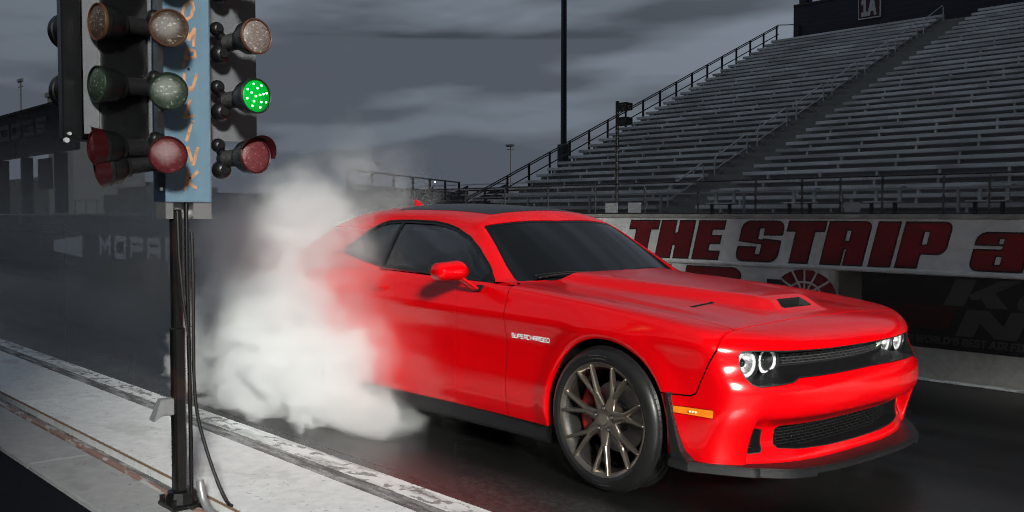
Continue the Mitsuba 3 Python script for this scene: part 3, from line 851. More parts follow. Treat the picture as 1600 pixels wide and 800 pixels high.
def surface_net(fn, lo, hi, h, level=0.0, newton=4, mirror=True):
    """the closed surface fn = level (inside negative), vertices moved onto it, with exact normals"""
    nx, nz = int((hi[0] - lo[0]) / h) + 2, int((hi[2] - lo[2]) / h) + 2
    ny = int((hi[1] - lo[1]) / h) + 1
    X = lo[0] + h * np.arange(nx)
    Z = lo[2] + h * np.arange(nz)
    Y = h * (np.arange(2 * ny) - ny + 0.5)                     # symmetric about y = 0
    half = np.asarray(fn(X[:, None, None], Y[None, :ny, None], Z[None, None, :]), np.float32) - level
    s = np.concatenate([half, half[:, ::-1]], 1)
    s = np.where(np.abs(s) < 1e-6, 1e-6, s)
    ins = s < 0
    c = [(a, b, d) for a in (0, 1) for b in (0, 1) for d in (0, 1)]
    n = np.array(s.shape) - 1

    def sl(a, b, d):
        return (slice(a, a + n[0]), slice(b, b + n[1]), slice(d, d + n[2]))
    cnt = sum(ins[sl(*q)].astype(np.int8) for q in c)
    act = (cnt > 0) & (cnt < 8)
    I = np.argwhere(act)
    idx = -np.ones(act.shape, np.int64)
    idx[act] = np.arange(len(I))
    val = {q: s[I[:, 0] + q[0], I[:, 1] + q[1], I[:, 2] + q[2]] for q in c}
    acc, num = np.zeros((len(I), 3)), np.zeros(len(I))
    for q in c:
        for k in range(3):
            if q[k] == 0:
                r = tuple(1 if i == k else q[i] for i in range(3))
                a, b = val[q], val[r]
                on = (a < 0) != (b < 0)
                t = np.where(on, a / np.where(on, a - b, 1), 0)
                pt = np.tile(np.array(q, float), (len(I), 1))
                pt[:, k] += t
                acc[on] += pt[on]
                num[on] += 1
    P = (I + acc / num[:, None]) * h + np.array([X[0], Y[0], Z[0]])
    faces = []
    for k in range(3):
        u, v = (k + 1) % 3, (k + 2) % 3
        a = [slice(1, None)] * 3
        b = [slice(1, None)] * 3
        a[k] = slice(0, -1)
        b[k] = slice(1, None)
        a, b = ins[tuple(a)], ins[tuple(b)]
        E = np.argwhere(a != b)
        E[:, u] += 1
        E[:, v] += 1
        fl = ins[tuple(E.T)]
        quad = []
        for du, dv in ((-1, -1), (0, -1), (0, 0), (-1, 0)):
            q = E.copy()
            q[:, u] += du
            q[:, v] += dv
            quad.append(idx[tuple(q.T)])
        quad = np.stack(quad, 1)
        quad[~fl] = quad[~fl][:, ::-1]
        faces.append(quad)
    Q = np.vstack(faces)
    for _ in range(newton):
        g = grad(fn, P)
        f = fn(*P.T) - level
        P -= np.clip(f / (g * g).sum(1), -0.01, 0.01)[:, None] * g
    g = grad(fn, P)
    N = g / np.linalg.norm(g, axis=1, keepdims=True)
    d1 = np.linalg.norm(P[Q[:, 0]] - P[Q[:, 2]], axis=1) <= np.linalg.norm(P[Q[:, 1]] - P[Q[:, 3]], axis=1)
    F = np.vstack([Q[d1][:, [0, 1, 2]], Q[d1][:, [0, 2, 3]], Q[~d1][:, [0, 1, 3]], Q[~d1][:, [1, 2, 3]]])
    return P, F, N


def solid_n(P, F, N):
    return m3.Manifold(m3.Mesh(np.hstack([P, N]).astype(np.float32), F.astype(np.uint32)))


def panel_part(parent, name, M, bsdf, label=None):
    """a panel cut from the body: exact normals on the old surface, facet normals on the cuts"""
    o = M.to_mesh()
    v, f = np.array(o.vert_properties, float), np.array(o.tri_verts)
    if v.shape[1] < 6:
        v = np.hstack([v, np.zeros((len(v), 6 - v.shape[1]))])
    fn_ = np.cross(v[f[:, 1], :3] - v[f[:, 0], :3], v[f[:, 2], :3] - v[f[:, 0], :3])
    keep = np.linalg.norm(fn_, axis=1) > 1e-12
    f, fn_ = f[keep], fn_[keep]
    ln = np.linalg.norm(v[:, 3:6], axis=1)
    cut = (ln[f] < 0.5).all(1)
    n = v[:, 3:6] / np.maximum(ln, 1e-9)[:, None]
    # cut faces: own vertices, facet normals
    vv = np.vstack([v[:, :3], v[f[cut]].reshape(-1, v.shape[1])[:, :3]])
    fc = fn_[cut] / np.linalg.norm(fn_[cut], axis=1, keepdims=True)
    nn = np.vstack([n, np.repeat(fc, 3, 0)])
    ff = np.vstack([f[~cut], len(v) + np.arange(3 * cut.sum()).reshape(-1, 3)])
    used = np.unique(ff)
    back = np.zeros(len(vv), int)
    back[used] = np.arange(len(used))
    nn = nn[used]
    nn[np.linalg.norm(nn, axis=1) < 0.5] = [0, 0, 1]
    return part(parent, name, TM(vv[used], back[ff], process=False), bsdf, label=label, normals=nn)


def skin(poly, to3, res, axis, fn, level, span=0.12, even=True):
    """a single sheet on the surface fn = level over the polygon drawn in to3's two coordinates; solved along axis"""
    x0, y0, x1, y1 = poly.bounds
    gx, gy = np.meshgrid(np.arange(x0, x1, res), np.arange(y0, y1, res))
    g = np.stack([gx.ravel(), gy.ravel()], 1)
    g = g[shapely.contains_xy(poly.buffer(-res * 0.45), g[:, 0], g[:, 1])]
    rings = []
    for p in getattr(poly, 'geoms', [poly]):
        for r in [p.exterior, *p.interiors]:
            rings.append(np.array([r.interpolate(t).coords[0] for t in np.arange(0, r.length, res * 0.7)] + list(r.coords)[:-1]))
    pts = np.unique(np.round(np.vstack([g, *rings]), 5), axis=0)
    tri = Delaunay(pts).simplices
    cen = pts[tri].mean(1)
    tri = tri[shapely.contains_xy(poly, cen[:, 0], cen[:, 1])]
    P = to3(pts)
    ax = np.asarray(axis, float)
    lo, hi = np.full(len(P), -span), np.full(len(P), span)     # outside at +axis
    for _ in range(40):
        mid = 0.5 * (lo + hi)
        out = fn(*(P + mid[:, None] * ax).T) > level
        hi = np.where(out, mid, hi)
        lo = np.where(out, lo, mid)
    P = P + (0.5 * (lo + hi))[:, None] * ax
    N = grad(fn, P)
    N /= np.linalg.norm(N, axis=1, keepdims=True)
    a = np.cross(P[tri[:, 1]] - P[tri[:, 0]], P[tri[:, 2]] - P[tri[:, 0]])
    flip = (a * N[tri[:, 0]]).sum(1) < 0
    tri[flip] = tri[flip][:, ::-1]
    return TM(P, tri, process=False), N


car = thing('red_coupe', 'glossy red two-door muscle coupe doing a burnout, smoke rolling off its rear wheels', 'car')
plastic('paint', (0.82, 0.002, 0.008), 0.016, 1.52)
plastic('black', (0.012, 0.012, 0.013), 0.22)
plastic('gloss_black', (0.006, 0.006, 0.007), 0.05)
plastic('roof_gloss', (0.008, 0.008, 0.009), 0.06, 1.6)
plastic('tint_glass', (0.0045, 0.005, 0.0055), 0.012, 1.5)
princ('gap_black', (0.003, 0.003, 0.003), 0.9, spec=0.05)
princ('trim_black', (0.010, 0.010, 0.011), 0.42, spec=0.3)
plastic('interior', (0.010, 0.010, 0.010), 0.5)
metal('chrome', 'Cr', 0.06)
bs('glass', {'type': 'thindielectric', 'int_ior': 1.5, 'specular_transmittance': rgb(0.07, 0.073, 0.073)})
bs('lens', {'type': 'thindielectric', 'int_ior': 1.45})

P_, F_, N_ = surface_net(car_field, (-4.28, -1.03, 0.10), (1.04, 0.0, 1.54), 0.0115)
BODY = solid_n(P_, F_, N_)

# ---- cutters
def mir(M):
    return M.mirror((0, 1, 0))


def both(mesh):
    M = to_m3(mesh)
    return M + mir(M)


arch_f = Point(WX, WZ - 0.004).buffer(0.408, 48).union(sbox(WX - 0.408, 0.0, WX + 0.408, WZ))
arch_r = Point(AX_R, WZ).buffer(0.412, 48).union(sbox(AX_R - 0.412, 0.0, AX_R + 0.412, WZ))
arches = both(prism(arch_f, -1.2, -0.56, 'xz')) + both(prism(arch_r, -1.2, -0.54, 'xz'))
arches = arches + both(prism(arch_f.buffer(0.024), -0.918, -0.56, 'xz')) + both(prism(arch_r.buffer(0.022), -0.922, -0.54, 'xz'))
# everything below the red edge: rises a little behind the front wheel, steps up under the nose
low = Polygon([(-4.6, 0.0), (2, 0.0), (2, 0.212), (0.80, 0.224), (0.44, 0.265), (0.3, 0.27), (0.3, 0.262), (-2.6, 0.262), (-3.2, 0.25), (-4.6, 0.30)])
LOW = to_m3(prism(low, -1.3, 1.3, 'xz'))

# front openings, half outlines (y, z), mirrored
def sym(half):
    return Polygon([(-a, b) for a, b in half] + [(a, b) for a, b in half[::-1]])


grille_o = sym([(0.0, 0.752), (0.3, 0.754), (0.55, 0.759), (0.72, 0.766), (0.772, 0.764), (0.787, 0.750), (0.790, 0.700), (0.782, 0.645), (0.765, 0.615), (0.735, 0.602), (0.64, 0.608), (0.575, 0.616),
                (0.535, 0.634), (0.0, 0.640)])
mouth_o = sym([(0.0, 0.396), (0.45, 0.398), (0.55, 0.400), (0.570, 0.391), (0.576, 0.318), (0.560, 0.300), (0.45, 0.287), (0.25, 0.279), (0.0, 0.276)])
duct_o = Polygon([(-0.640, 0.388), (-0.684, 0.398), (-0.700, 0.384), (-0.716, 0.292), (-0.706, 0.284), (-0.652, 0.288), (-0.644, 0.300)])
grille_c = to_m3(prism(grille_o, 0.30, 1.3, 'yz'))
mouth_c = to_m3(prism(mouth_o.buffer(0.004, join_style=1), 0.45, 1.3, 'yz'))
duct_c = both(prism(duct_o.buffer(0.003, join_style=1), 0.40, 1.3, 'yz'))
# the mouth sits in a shallow dished surround
dish_o = sym([(0.0, 0.424), (0.50, 0.426), (0.66, 0.430), (0.705, 0.420), (0.735, 0.33), (0.725, 0.298), (0.50, 0.290), (0.0, 0.283)]).buffer(0.008).buffer(-0.004)

# windows
side_o = Polygon([(-0.928, 0.990), (-0.948, 1.006), (-1.069, 1.092), (-1.213, 1.178), (-1.359, 1.244), (-1.541, 1.297), (-1.664, 1.320), (-1.826, 1.338), (-2.117, 1.345), (-2.33, 1.338), (-2.40, 1.325), (-2.481, 1.288),
                  (-2.598, 1.205), (-2.690, 1.130), (-2.684, 1.118), (-2.60, 1.102), (-2.387, 1.070), (-2.096, 1.030), (-1.494, 1.008), (-0.954, 0.988)])
WS_O, WS_V, WS_N = np.array([-0.70, 0, 1.0]), np.array([-0.85, 0, 0.527]), np.array([0.527, 0, 0.85])
BK_O, BK_V, BK_N = np.array([-3.66, 0, 1.07]), np.array([0.8725, 0, 0.4886]), np.array([-0.4886, 0, 0.8725])


def plane3(O, V):
    return lambda p: O + p[:, :1] * np.array([0, 1.0, 0]) + p[:, 1:] * V


def local_prism(poly, O, V, N, h0, h1):
    m = prism(poly, h0, h1)
    R = np.stack([[0, 1.0, 0], V, N], 1)
    v = np.asarray(m.vertices) @ R.T + O
    m = TM(v, m.faces, process=False)
    if m.volume < 0:
        m.invert()
    return m


def wind(half):
    return Polygon([(-a, b) for a, b in half] + [(a, b) for a, b in half[::-1]])


ws_o = wind([(0, 0.0), (0.2, 0.003), (0.4, 0.030), (0.54, 0.062), (0.705, 0.118), (0.728, 0.135), (0.69, 0.303), (0.636, 0.485), (0.580, 0.695), (0.560, 0.712), (0.47, 0.700), (0.3, 0.686), (0, 0.660)])
bk_o = wind([(0, 0.02), (0.4, 0.03), (0.62, 0.06), (0.63, 0.10), (0.54, 0.60), (0.52, 0.62), (0.25, 0.64), (0, 0.645)])
side_c = both(prism(side_o, -1.1, -0.45, 'xz'))
ws_c = to_m3(local_prism(ws_o, WS_O, WS_V, WS_N, -0.13, 0.2))
bk_c = to_m3(local_prism(bk_o, BK_O, BK_V, BK_N, -0.13, 0.2))


def cabin_field(x, y, z):
    g = glass_house(x, y, z) + 0.035
    g = smax(g, 0.50 - z, 0.02)
    g = smax(g, x + 0.62 + 0.6 * (z < 0.0), 0.02)
    return smax(g, -3.45 - x, 0.02)


cp, cf, cn = surface_net(cabin_field, (-3.6, -0.95, 0.42), (-0.5, 0.0, 1.5), 0.03, newton=2)
CABIN = m3.Manifold(m3.Mesh(cp.astype(np.float32), cf.astype(np.uint32)))

_h = [(0.745, 0.0), (0.737, 0.25), (0.720, 0.50), (0.690, 0.715), (0.354, 0.755), (-0.087, 0.782), (-0.478, 0.802), (-0.83, 0.815), (-0.79, 0.60), (-0.70, 0.30), (-0.665, 0.0)]
hood_o = Polygon([(x, -y) for x, y in _h] + [(x, y) for x, y in _h[::-1][1:]])
door_o = Polygon([(-0.733, 0.250), (-0.742, 0.62), (-0.755, 0.90), (-0.775, 0.992), (-0.93, 0.992), (-1.5, 1.007), (-2.02, 1.020), (-2.10, 1.022), (-2.16, 0.90), (-2.14, 0.60), (-2.05, 0.40), (-1.93, 0.250)])
bump_o = Polygon([(0.30, 0.0), (0.30, 0.548), (0.53, 0.550), (0.56, 0.565), (0.58, 0.62), (0.645, 0.765), (0.628, 1.3), (2, 1.3), (2, 0.0)])
G = 0.0038

body = BODY - LOW - arches
# wheel houses reach through; the panel in front keeps its cut edge
bumper = body ^ to_m3(prism(bump_o.buffer(-G, join_style=2), -1.3, 1.3, 'xz'))
body = body - to_m3(prism(bump_o.buffer(G, join_style=2), -1.3, 1.3, 'xz'))
hood = body ^ to_m3(prism(hood_o.buffer(-G, join_style=1), 0.80, 1.06))
body = body - to_m3(prism(hood_o.buffer(G, join_style=1), 0.72, 1.06))
dp = to_m3(prism(door_o.buffer(-G * 0.9, join_style=1), -1.2, -0.845, 'xz'))
door_r = body ^ dp
door_l = body ^ mir(dp)
dp = to_m3(prism(door_o.buffer(G * 0.9, join_style=1), -1.2, -0.80, 'xz'))
body = body - (dp + mir(dp))
body = body - side_c - ws_c - bk_c - CABIN
# hood: a forward-facing scoop and two extractor slots, each with a black tub
scoop_o = Polygon([(0.460, -0.100), (0.460, 0.100), (0.505, 0.128), (0.512, 0.118), (0.512, -0.118), (0.505, -0.128)]).buffer(0.006)
slot = Polygon([(0.200, -0.49), (0.219, -0.34), (0.236, -0.34), (0.222, -0.49)]).buffer(0.004)


def tub(poly, z0, z1, wall=0.005):
    return to_m3(prism(poly, z0, z1)), to_m3(prism(poly.buffer(-wall), z0 + 0.012, z1))


tubs = []
for pg, z0 in ((scoop_o, 0.860), (slot, 0.880), (affinity.scale(slot, 1, -1, origin=(0, 0)), 0.880)):
    a_, b_ = tub(pg, z0, 1.05)
    tubs.append((hood ^ a_) - b_)
    hood = hood - a_
mouth_in = to_m3(prism(mouth_o, 0.45, 1.3, 'yz'))
duct_in = both(prism(duct_o.buffer(-0.001), 0.40, 1.3, 'yz'))
recess = to_m3(box(0.45, 1.2, -0.8, 0.8, 0.2, 0.5))
liner = ((bumper ^ mouth_c) - mouth_in) + ((bumper ^ duct_c) - duct_in)
bumper = bumper - grille_c - mouth_c - duct_c
marker_o = Polygon([(0.447, 0.468), (0.452, 0.497), (0.650, 0.497), (0.650, 0.462)])
mk_c = both(prism(marker_o.buffer(0.003, join_style=1), -1.2, -0.80, 'xz'))
bumper = bumper - mk_c

panel_part(car, 'body_shell', body, 'paint')
panel_part(car, 'hood', hood, 'paint', label='red hood with a raised centre, a black scoop and two narrow vents')
bump_key = panel_part(car, 'front_bumper', bumper, 'paint')
panel_part(car, 'intake_liner', liner, 'trim_black')
door_key = panel_part(car, 'door', door_r, 'paint')
panel_part(car, 'door', door_l, 'paint')

# black tubs of the hood openings, inner wheel houses, underbody
k = panel_part(car, 'hood_scoop', tubs[0], 'black')
part(k, 'scoop_vanes', cat(*[box(0.432 + 0.020 * q, 0.435 + 0.020 * q, -0.112, 0.112, 0.873, 0.922 - 0.008 * q) for q in range(1, 5)], *[box(0.435, 0.512, y - 0.002, y + 0.002, 0.873, 0.898) for y in (-0.07, 0.0, 0.07)]), 'trim_black')
for s, t_ in ((-1, tubs[1]), (1, tubs[2])):
    k = panel_part(car, 'hood_vent', t_, 'black')
    part(k, 'vent_fins', cat(*[box(0.20, 0.235, s * (0.35 + 0.035 * q) - 0.0015, s * (0.35 + 0.035 * q) + 0.0015, 0.893, 0.908) for q in range(4)]), 'bar')


def wheelhouse(xc, s, R, y_in):
    a = np.linspace(-0.25, np.pi + 0.25, 40)
    o = np.stack([xc + R * np.cos(a), WZ + R * np.sin(a)], 1)
    i_ = np.stack([xc + (R - 0.012) * np.cos(a), WZ + (R - 0.012) * np.sin(a)], 1)[::-1]
    ring = Polygon(np.vstack([o, i_]))
    disk = Polygon(np.vstack([o, [[xc - R, 0.18], [xc + R, 0.18]][::1]])).convex_hull
    m = cat(prism(ring, min(s * 0.88, s * y_in), max(s * 0.88, s * y_in), 'xz'), prism(disk, min(s * y_in, s * (y_in - 0.01)), max(s * y_in, s * (y_in - 0.01)), 'xz'))
    return m


for s in (-1, 1):
    part(car, 'wheel_arch_liner', wheelhouse(WX, s, 0.429, 0.565), 'black')
    part(car, 'wheel_arch_liner', wheelhouse(AX_R, s, 0.431, 0.545), 'black')
part(car, 'underbody', cat(box(-2.5, -0.44, -0.78, 0.78, 0.155, 0.25), box(0.45, 0.62, -0.6, 0.6, 0.20, 0.30), box(-3.95, -3.4, -0.7, 0.7, 0.22, 0.40)), 'black')

# sills, splitter
for s in (-1, 1):
    pr = Polygon([(0.70, 0.165), (0.845, 0.150), (0.890, 0.166), (0.893, 0.180), (0.885, 0.262), (0.70, 0.262)])
    m = prism(Polygon([(s * a, b) for a, b in pr.exterior.coords]), -2.52, -0.40, 'yz')
    part(car, 'side_skirt', m, 'trim_black')

ys = np.linspace(-0.90, 0.90, 121)


def split_plan(off):
    x = nose_x(ys, 0.24) + off
    return np.stack([x, ys], 1)


front = split_plan(0.105)
a = np.abs(front[:, 1])
front[:, 0] -= 0.085 * sstep(0.55, 0.92, a)
corner = [(0.56, 0.955), (0.50, 0.972), (0.46, 0.972), (0.455, 0.90), (0.46, 0.60)]
plan = Polygon(np.vstack([front[(a < 0.875)], corner, [(x, -y) for x, y in corner[::-1]]]))
step = Polygon([(0.0, -0.47), (0.0, 0.47), (1.2, 0.47), (1.2, -0.47)])
hi_, lo_ = 0.236, 0.196


def bevelled(poly, z0, z1, c, z0b):
    """a plate with a rounded upper edge"""
    ms = [prism(poly, z0, z1 - c), prism(poly.buffer(-c * 0.3), z1 - c, z1 - c * 0.45), prism(poly.buffer(-c), z1 - c * 0.45, z1)]
    return m3.Manifold.batch_boolean([to_m3(m) for m in ms], m3.OpType.Add)


split_m = bevelled(plan, lo_, hi_, 0.010, 0) - to_m3(prism(step, lo_ - 0.1, lo_ + 0.014))
for s in (-1, 1):
    st = Polygon([(0.462, 0.205), (0.535, 0.205), (0.560, 0.232), (0.515, 0.270), (0.487, 0.34), (0.456, 0.44), (0.434, 0.525), (0.424, 0.525), (0.436, 0.42), (0.452, 0.30)])
    split_m = split_m + to_m3(prism(st, min(s * 0.900, s * 0.951), max(s * 0.900, s * 0.951), 'xz'))
split_m = from_m3(split_m)
v_ = np.array(split_m.vertices)
v_[:, 2] += np.interp(v_[:, 0], [0.44, 0.80, 1.0], [0.032, -0.006, -0.020])
part(car, 'front_splitter', TM(v_, split_m.faces, process=False), 'trim_black', smooth=25, label='matt black front splitter lip under the red bumper')

# ---- grille
def front_strip(z0, z1, off, y0, y1, depth=0.01, n=60, zref=None):
    yy = np.linspace(y0, y1, n)
    x = nose_x(yy, (z0 + z1) / 2 if zref is None else zref) - off
    p = Polygon(np.vstack([np.stack([x, yy], 1), np.stack([x - depth, yy], 1)[::-1]]))
    return prism(p, z0, z1)


gr = thing_key = None
def grille_plane(y):
    return 0.655 + 0.135 * np.maximum(1 - (np.asarray(y) / 0.64) ** 2, 0)


surround = to_m3(prism(grille_o.buffer(-0.0015), 0.30, 1.3, 'yz')) ^ solid_n(*surface_net(lambda x, y, z: np.maximum(np.maximum(car_field(x, y, z) + 0.004, np.maximum(0.40 - x, 0.55 - z)), z - 0.80), (0.3, -1.0, 0.5), (1.02, 0.0, 0.88), 0.016)[:3])
# hollow it: a wedge back to the grille plane leaves the black ledge below
yy = np.linspace(-0.80, 0.80, 90)
ledge = []
inner = sym([(0.0, 0.747), (0.3, 0.749), (0.55, 0.754), (0.72, 0.760), (0.768, 0.758), (0.780, 0.745), (0.782, 0.70), (0.775, 0.668), (0.70, 0.660), (0.5, 0.672), (0.0, 0.676)])
floor_cut = to_m3(prism(inner, 0.0, 2.0, 'yz'))
ledge_cut = to_m3(prism(grille_o.buffer(-0.006), 0.0, 2.0, 'yz'))
back = grille_plane(yy)
keep_back = to_m3(prism(Polygon(np.vstack([np.stack([back, yy], 1), [(3, 0.9), (3, -0.9)]])), 0.5, 1.0))
slope_pts = []
# the ledge slopes down and forward from the grille foot to the bumper edge
V = []
for y in yy:
    xb = float(grille_plane(y))
    zb = np.interp(abs(y), [0, 0.5, 0.56, 0.8], [0.668, 0.664, 0.648, 0.640])
    zf = np.interp(abs(y), [0, 0.5, 0.555, 0.62, 0.735, 0.8], [0.641, 0.635, 0.622, 0.611, 0.604, 0.630])
    xf_ = float(nose_x(y, 0.66)) + 0.02
    V.append([(xb - 0.3, y, zb), (xb, y, zb), (xf_, y, zf - 0.004), (xf_ + 0.2, y, zf - 0.02), (xf_ + 0.2, y, 0.80), (xb - 0.3, y, 0.80)])
V = np.array(V)
nk = V.shape[1]
fv = V.reshape(-1, 3)
fi = []
for i in range(len(yy) - 1):
    for k in range(nk):
        a0, a1, b0, b1 = i * nk + k, i * nk + (k + 1) % nk, (i + 1) * nk + k, (i + 1) * nk + (k + 1) % nk
        fi += [[a0, b0, b1], [a0, b1, a1]]
for k in range(1, nk - 1):
    fi += [[0, k, k + 1], [(len(yy) - 1) * nk, (len(yy) - 1) * nk + k + 1, (len(yy) - 1) * nk + k]]
ml = TM(fv, np.array(fi), process=False)
if ml.volume < 0:
    ml.invert()
hollow = to_m3(ml) ^ ledge_cut ^ keep_back
surround = surround - hollow
panel_part(car, 'grille_surround', surround, 'trim_black', label='matt black grille recess with a sloping lower ledge')
def plan_strip(z0, z1, fn_, y0, y1, depth, n=60):
    yq = np.linspace(y0, y1, n)
    x = fn_(yq)
    return prism(Polygon(np.vstack([np.stack([x, yq], 1), np.stack([x - depth, yq], 1)[::-1]])), z0, z1)


zg = (0.680, 0.6935, 0.707, 0.7205)
bars = [plan_strip(z - 0.0020, z + 0.0020, lambda y: grille_plane(y) + 0.016, -0.475, 0.475, 0.014) for z in zg]
bars += [plan_strip(0.731, 0.752, lambda y: grille_plane(y) + 0.012, -0.475, 0.475, 0.010)]
for r_ in range(3):
    for y in np.arange(-0.46, 0.465, 0.040):
        y = y + 0.02 * (r_ % 2)
        if abs(y) < 0.472:
            x = float(grille_plane(y)) + 0.0155
            bars.append(box(x - 0.012, x, y - 0.0016, y + 0.0016, zg[r_] + 0.002, zg[r_ + 1] - 0.002))
plastic('bar', (0.09, 0.09, 0.093), 0.2)
plastic('bar_dark', (0.022, 0.022, 0.023), 0.2)
part(car, 'grille', cat(*bars), 'bar')

# lower mouth: dark back and thin bars
bk = [front_strip(0.265, 0.42, 0.20, -0.60, 0.60, 0.02, zref=0.36), front_strip(0.265, 0.42, 0.075, -0.72, -0.60, 0.02, zref=0.36), front_strip(0.265, 0.42, 0.075, 0.60, 0.72, 0.02, zref=0.36)]
part(car, 'air_intake', cat(*bk), 'black')
bars = [front_strip(z - 0.0018, z + 0.0018, 0.060, -0.575, 0.575, 0.012, zref=0.36) for z in np.arange(0.284, 0.394, 0.0145)]
for r_, z0 in enumerate(np.arange(0.284, 0.38, 0.0145)):
    for y in np.arange(-0.55, 0.56, 0.05):
        y = y + 0.025 * (r_ % 2)
        x = float(nose_x(y, 0.36)) - 0.061
        bars.append(box(x - 0.01, x, y - 0.0013, y + 0.0013, z0, z0 + 0.0145))
for s in (-1, 1):
    for z in np.arange(0.298, 0.392, 0.0145):
        bars.append(front_strip(z - 0.0018, z + 0.0018, 0.045, s * 0.682 - 0.036, s * 0.682 + 0.036, 0.012, zref=0.36, n=8))
part(car, 'lower_grille', cat(*bars), 'bar_dark')

# headlights: four round lamps
princ('halo', (0.85, 0.86, 0.88), 0.25)
metal('reflector', 'Al', 0.12)
plastic('bezel', (0.03, 0.03, 0.032), 0.12)
for yh in (-0.702, -0.552, 0.552, 0.702):
    xh = 0.688 + (0.010 if abs(yh) < 0.6 else 0.0)
    d = np.array([0.985, 0.10 * np.sign(yh), 0.0])
    R = frame(d)
    at = (xh, yh, 0.697)
    h = part(car, 'headlight', lathe([(0.0, -0.05), (0.052, -0.05), (0.062, -0.01), (0.0690, 0.012), (0.0735, 0.018), (0.0780, 0.011), (0.0780, -0.06)], 56, d, at), 'bezel', smooth=40, label=None)
    part(h, 'reflector', lathe([(0.014, -0.040), (0.030, -0.030), (0.042, -0.012), (0.0475, 0.002)], 56, d, at), 'reflector', smooth=True)
    part(h, 'halo_ring', lathe([(0.0470, 0.002), (0.0485, 0.0085), (0.0555, 0.0115), (0.0630, 0.0085), (0.0650, 0.002)], 56, d, at), 'halo', smooth=True)
    pj = lathe([(0.019, -0.046), (0.0200, -0.022), (0.018, -0.018), (0.0150, -0.011), (0.009, -0.006), (0.0, -0.004)], 40, d, at)
    part(h, 'projector', pj, 'gloss_black', smooth=35)
    part(h, 'lens', lathe([(0.062, 0.010), (0.050, 0.020), (0.034, 0.026), (0.017, 0.029), (0.0005, 0.030)], 48, d, at), 'lens', smooth=True)

# dark strips laid in the panel gaps to paint in their shade
def seam(line, width, to3, axis, fn_, level, span=0.12):
    n = max(int(line.length / 0.012), 4)
    t = np.linspace(0, line.length, n)
    p = np.array([line.interpolate(q).coords[0] for q in t])
    d = np.gradient(p, axis=0)
    d /= np.linalg.norm(d, axis=1, keepdims=True)
    o = np.stack([-d[:, 1], d[:, 0]], 1) * width / 2
    q = np.vstack([p - o, p + o])
    P = to3(q)
    ax = np.asarray(axis, float)
    lo, hi = np.full(len(P), -span), np.full(len(P), span)
    for _ in range(32):
        mid = 0.5 * (lo + hi)
        out = fn_(*(P + mid[:, None] * ax).T) > level
        hi, lo = np.where(out, mid, hi), np.where(out, lo, mid)
    P = P + (0.5 * (lo + hi))[:, None] * ax
    k = np.arange(n - 1)
    f = np.vstack([np.stack([k, k + 1, n + k + 1], 1), np.stack([k, n + k + 1, n + k], 1)])
    return TM(P, f, process=False)


def on_side(s):
    return lambda q: np.stack([q[:, 0], np.full(len(q), s * 0.90), q[:, 1]], 1)


def on_top(q):
    return np.stack([q[:, 0], q[:, 1], np.full(len(q), 0.92)], 1)


door_seam = LineString(door_o.exterior.coords).difference(sbox(-2.03, 0.96, -0.80, 1.2)).difference(sbox(-3, 0, 0.0, 0.262))
bump_seam = LineString([(0.425, 0.548), (0.53, 0.550), (0.56, 0.565), (0.58, 0.62), (0.645, 0.765)])
for s in (-1, 1):
    ls = [g for g in getattr(door_seam, 'geoms', [door_seam]) if g.length > 0.1]
    for g in ls:
        part(car, 'door_gap_shade', seam(g, 0.0088, on_side(s), (0, s, 0), car_field, -0.0016), 'gap_black')
    part(car, 'bumper_gap_shade', seam(bump_seam, 0.0066, on_side(s), (0, s, 0), car_field, -0.0022), 'gap_black')
part(car, 'hood_gap_shade', seam(LineString(hood_o.exterior.coords).difference(sbox(-1.2, -0.79, -0.60, 0.79)), 0.0095, on_top, (0, 0, 1), car_field, -0.0025, 0.16) if LineString(hood_o.exterior.coords).difference(sbox(-1.2, -0.79, -0.60, 0.79)).geom_type == 'LineString' else
     cat(*[seam(g, 0.0095, on_top, (0, 0, 1), car_field, -0.0025, 0.16) for g in LineString(hood_o.exterior.coords).difference(sbox(-1.2, -0.79, -0.60, 0.79)).geoms if g.length > 0.1]), 'gap_black')

# side markers
princ('amber', (0.85, 0.20, 0.01), 0.25)
princ('amber_lit', (0.95, 0.75, 0.45), 0.3)
for s in (-1, 1):
    mk, mn = skin(marker_o, lambda p: np.stack([p[:, 0], np.full(len(p), s * 0.90), p[:, 1]], 1), 0.02, (0, s, 0), car_field, -0.002, 0.15)
    k = part(car, 'side_marker', mk, 'amber', normals=mn, label='amber side marker lamp ahead of the front wheel')
    mc = marker_o.centroid
    yb = float(np.abs(np.array(mk.vertices)[:, 1]).mean())
    part(k, 'diode', cat(*[xf(trimesh.creation.icosphere(1, 0.006), mtrans(t=(mc.x + dx, s * (yb + 0.004 - dx * 0.2), mc.y))) for dx in (-0.014, 0.0, 0.014)]), 'amber_lit')

# glazing
def side3(s):
    return lambda p: np.stack([p[:, 0], s * (0.868 - 0.60 * np.maximum(p[:, 1] - 0.98, 0)), p[:, 1]], 1)


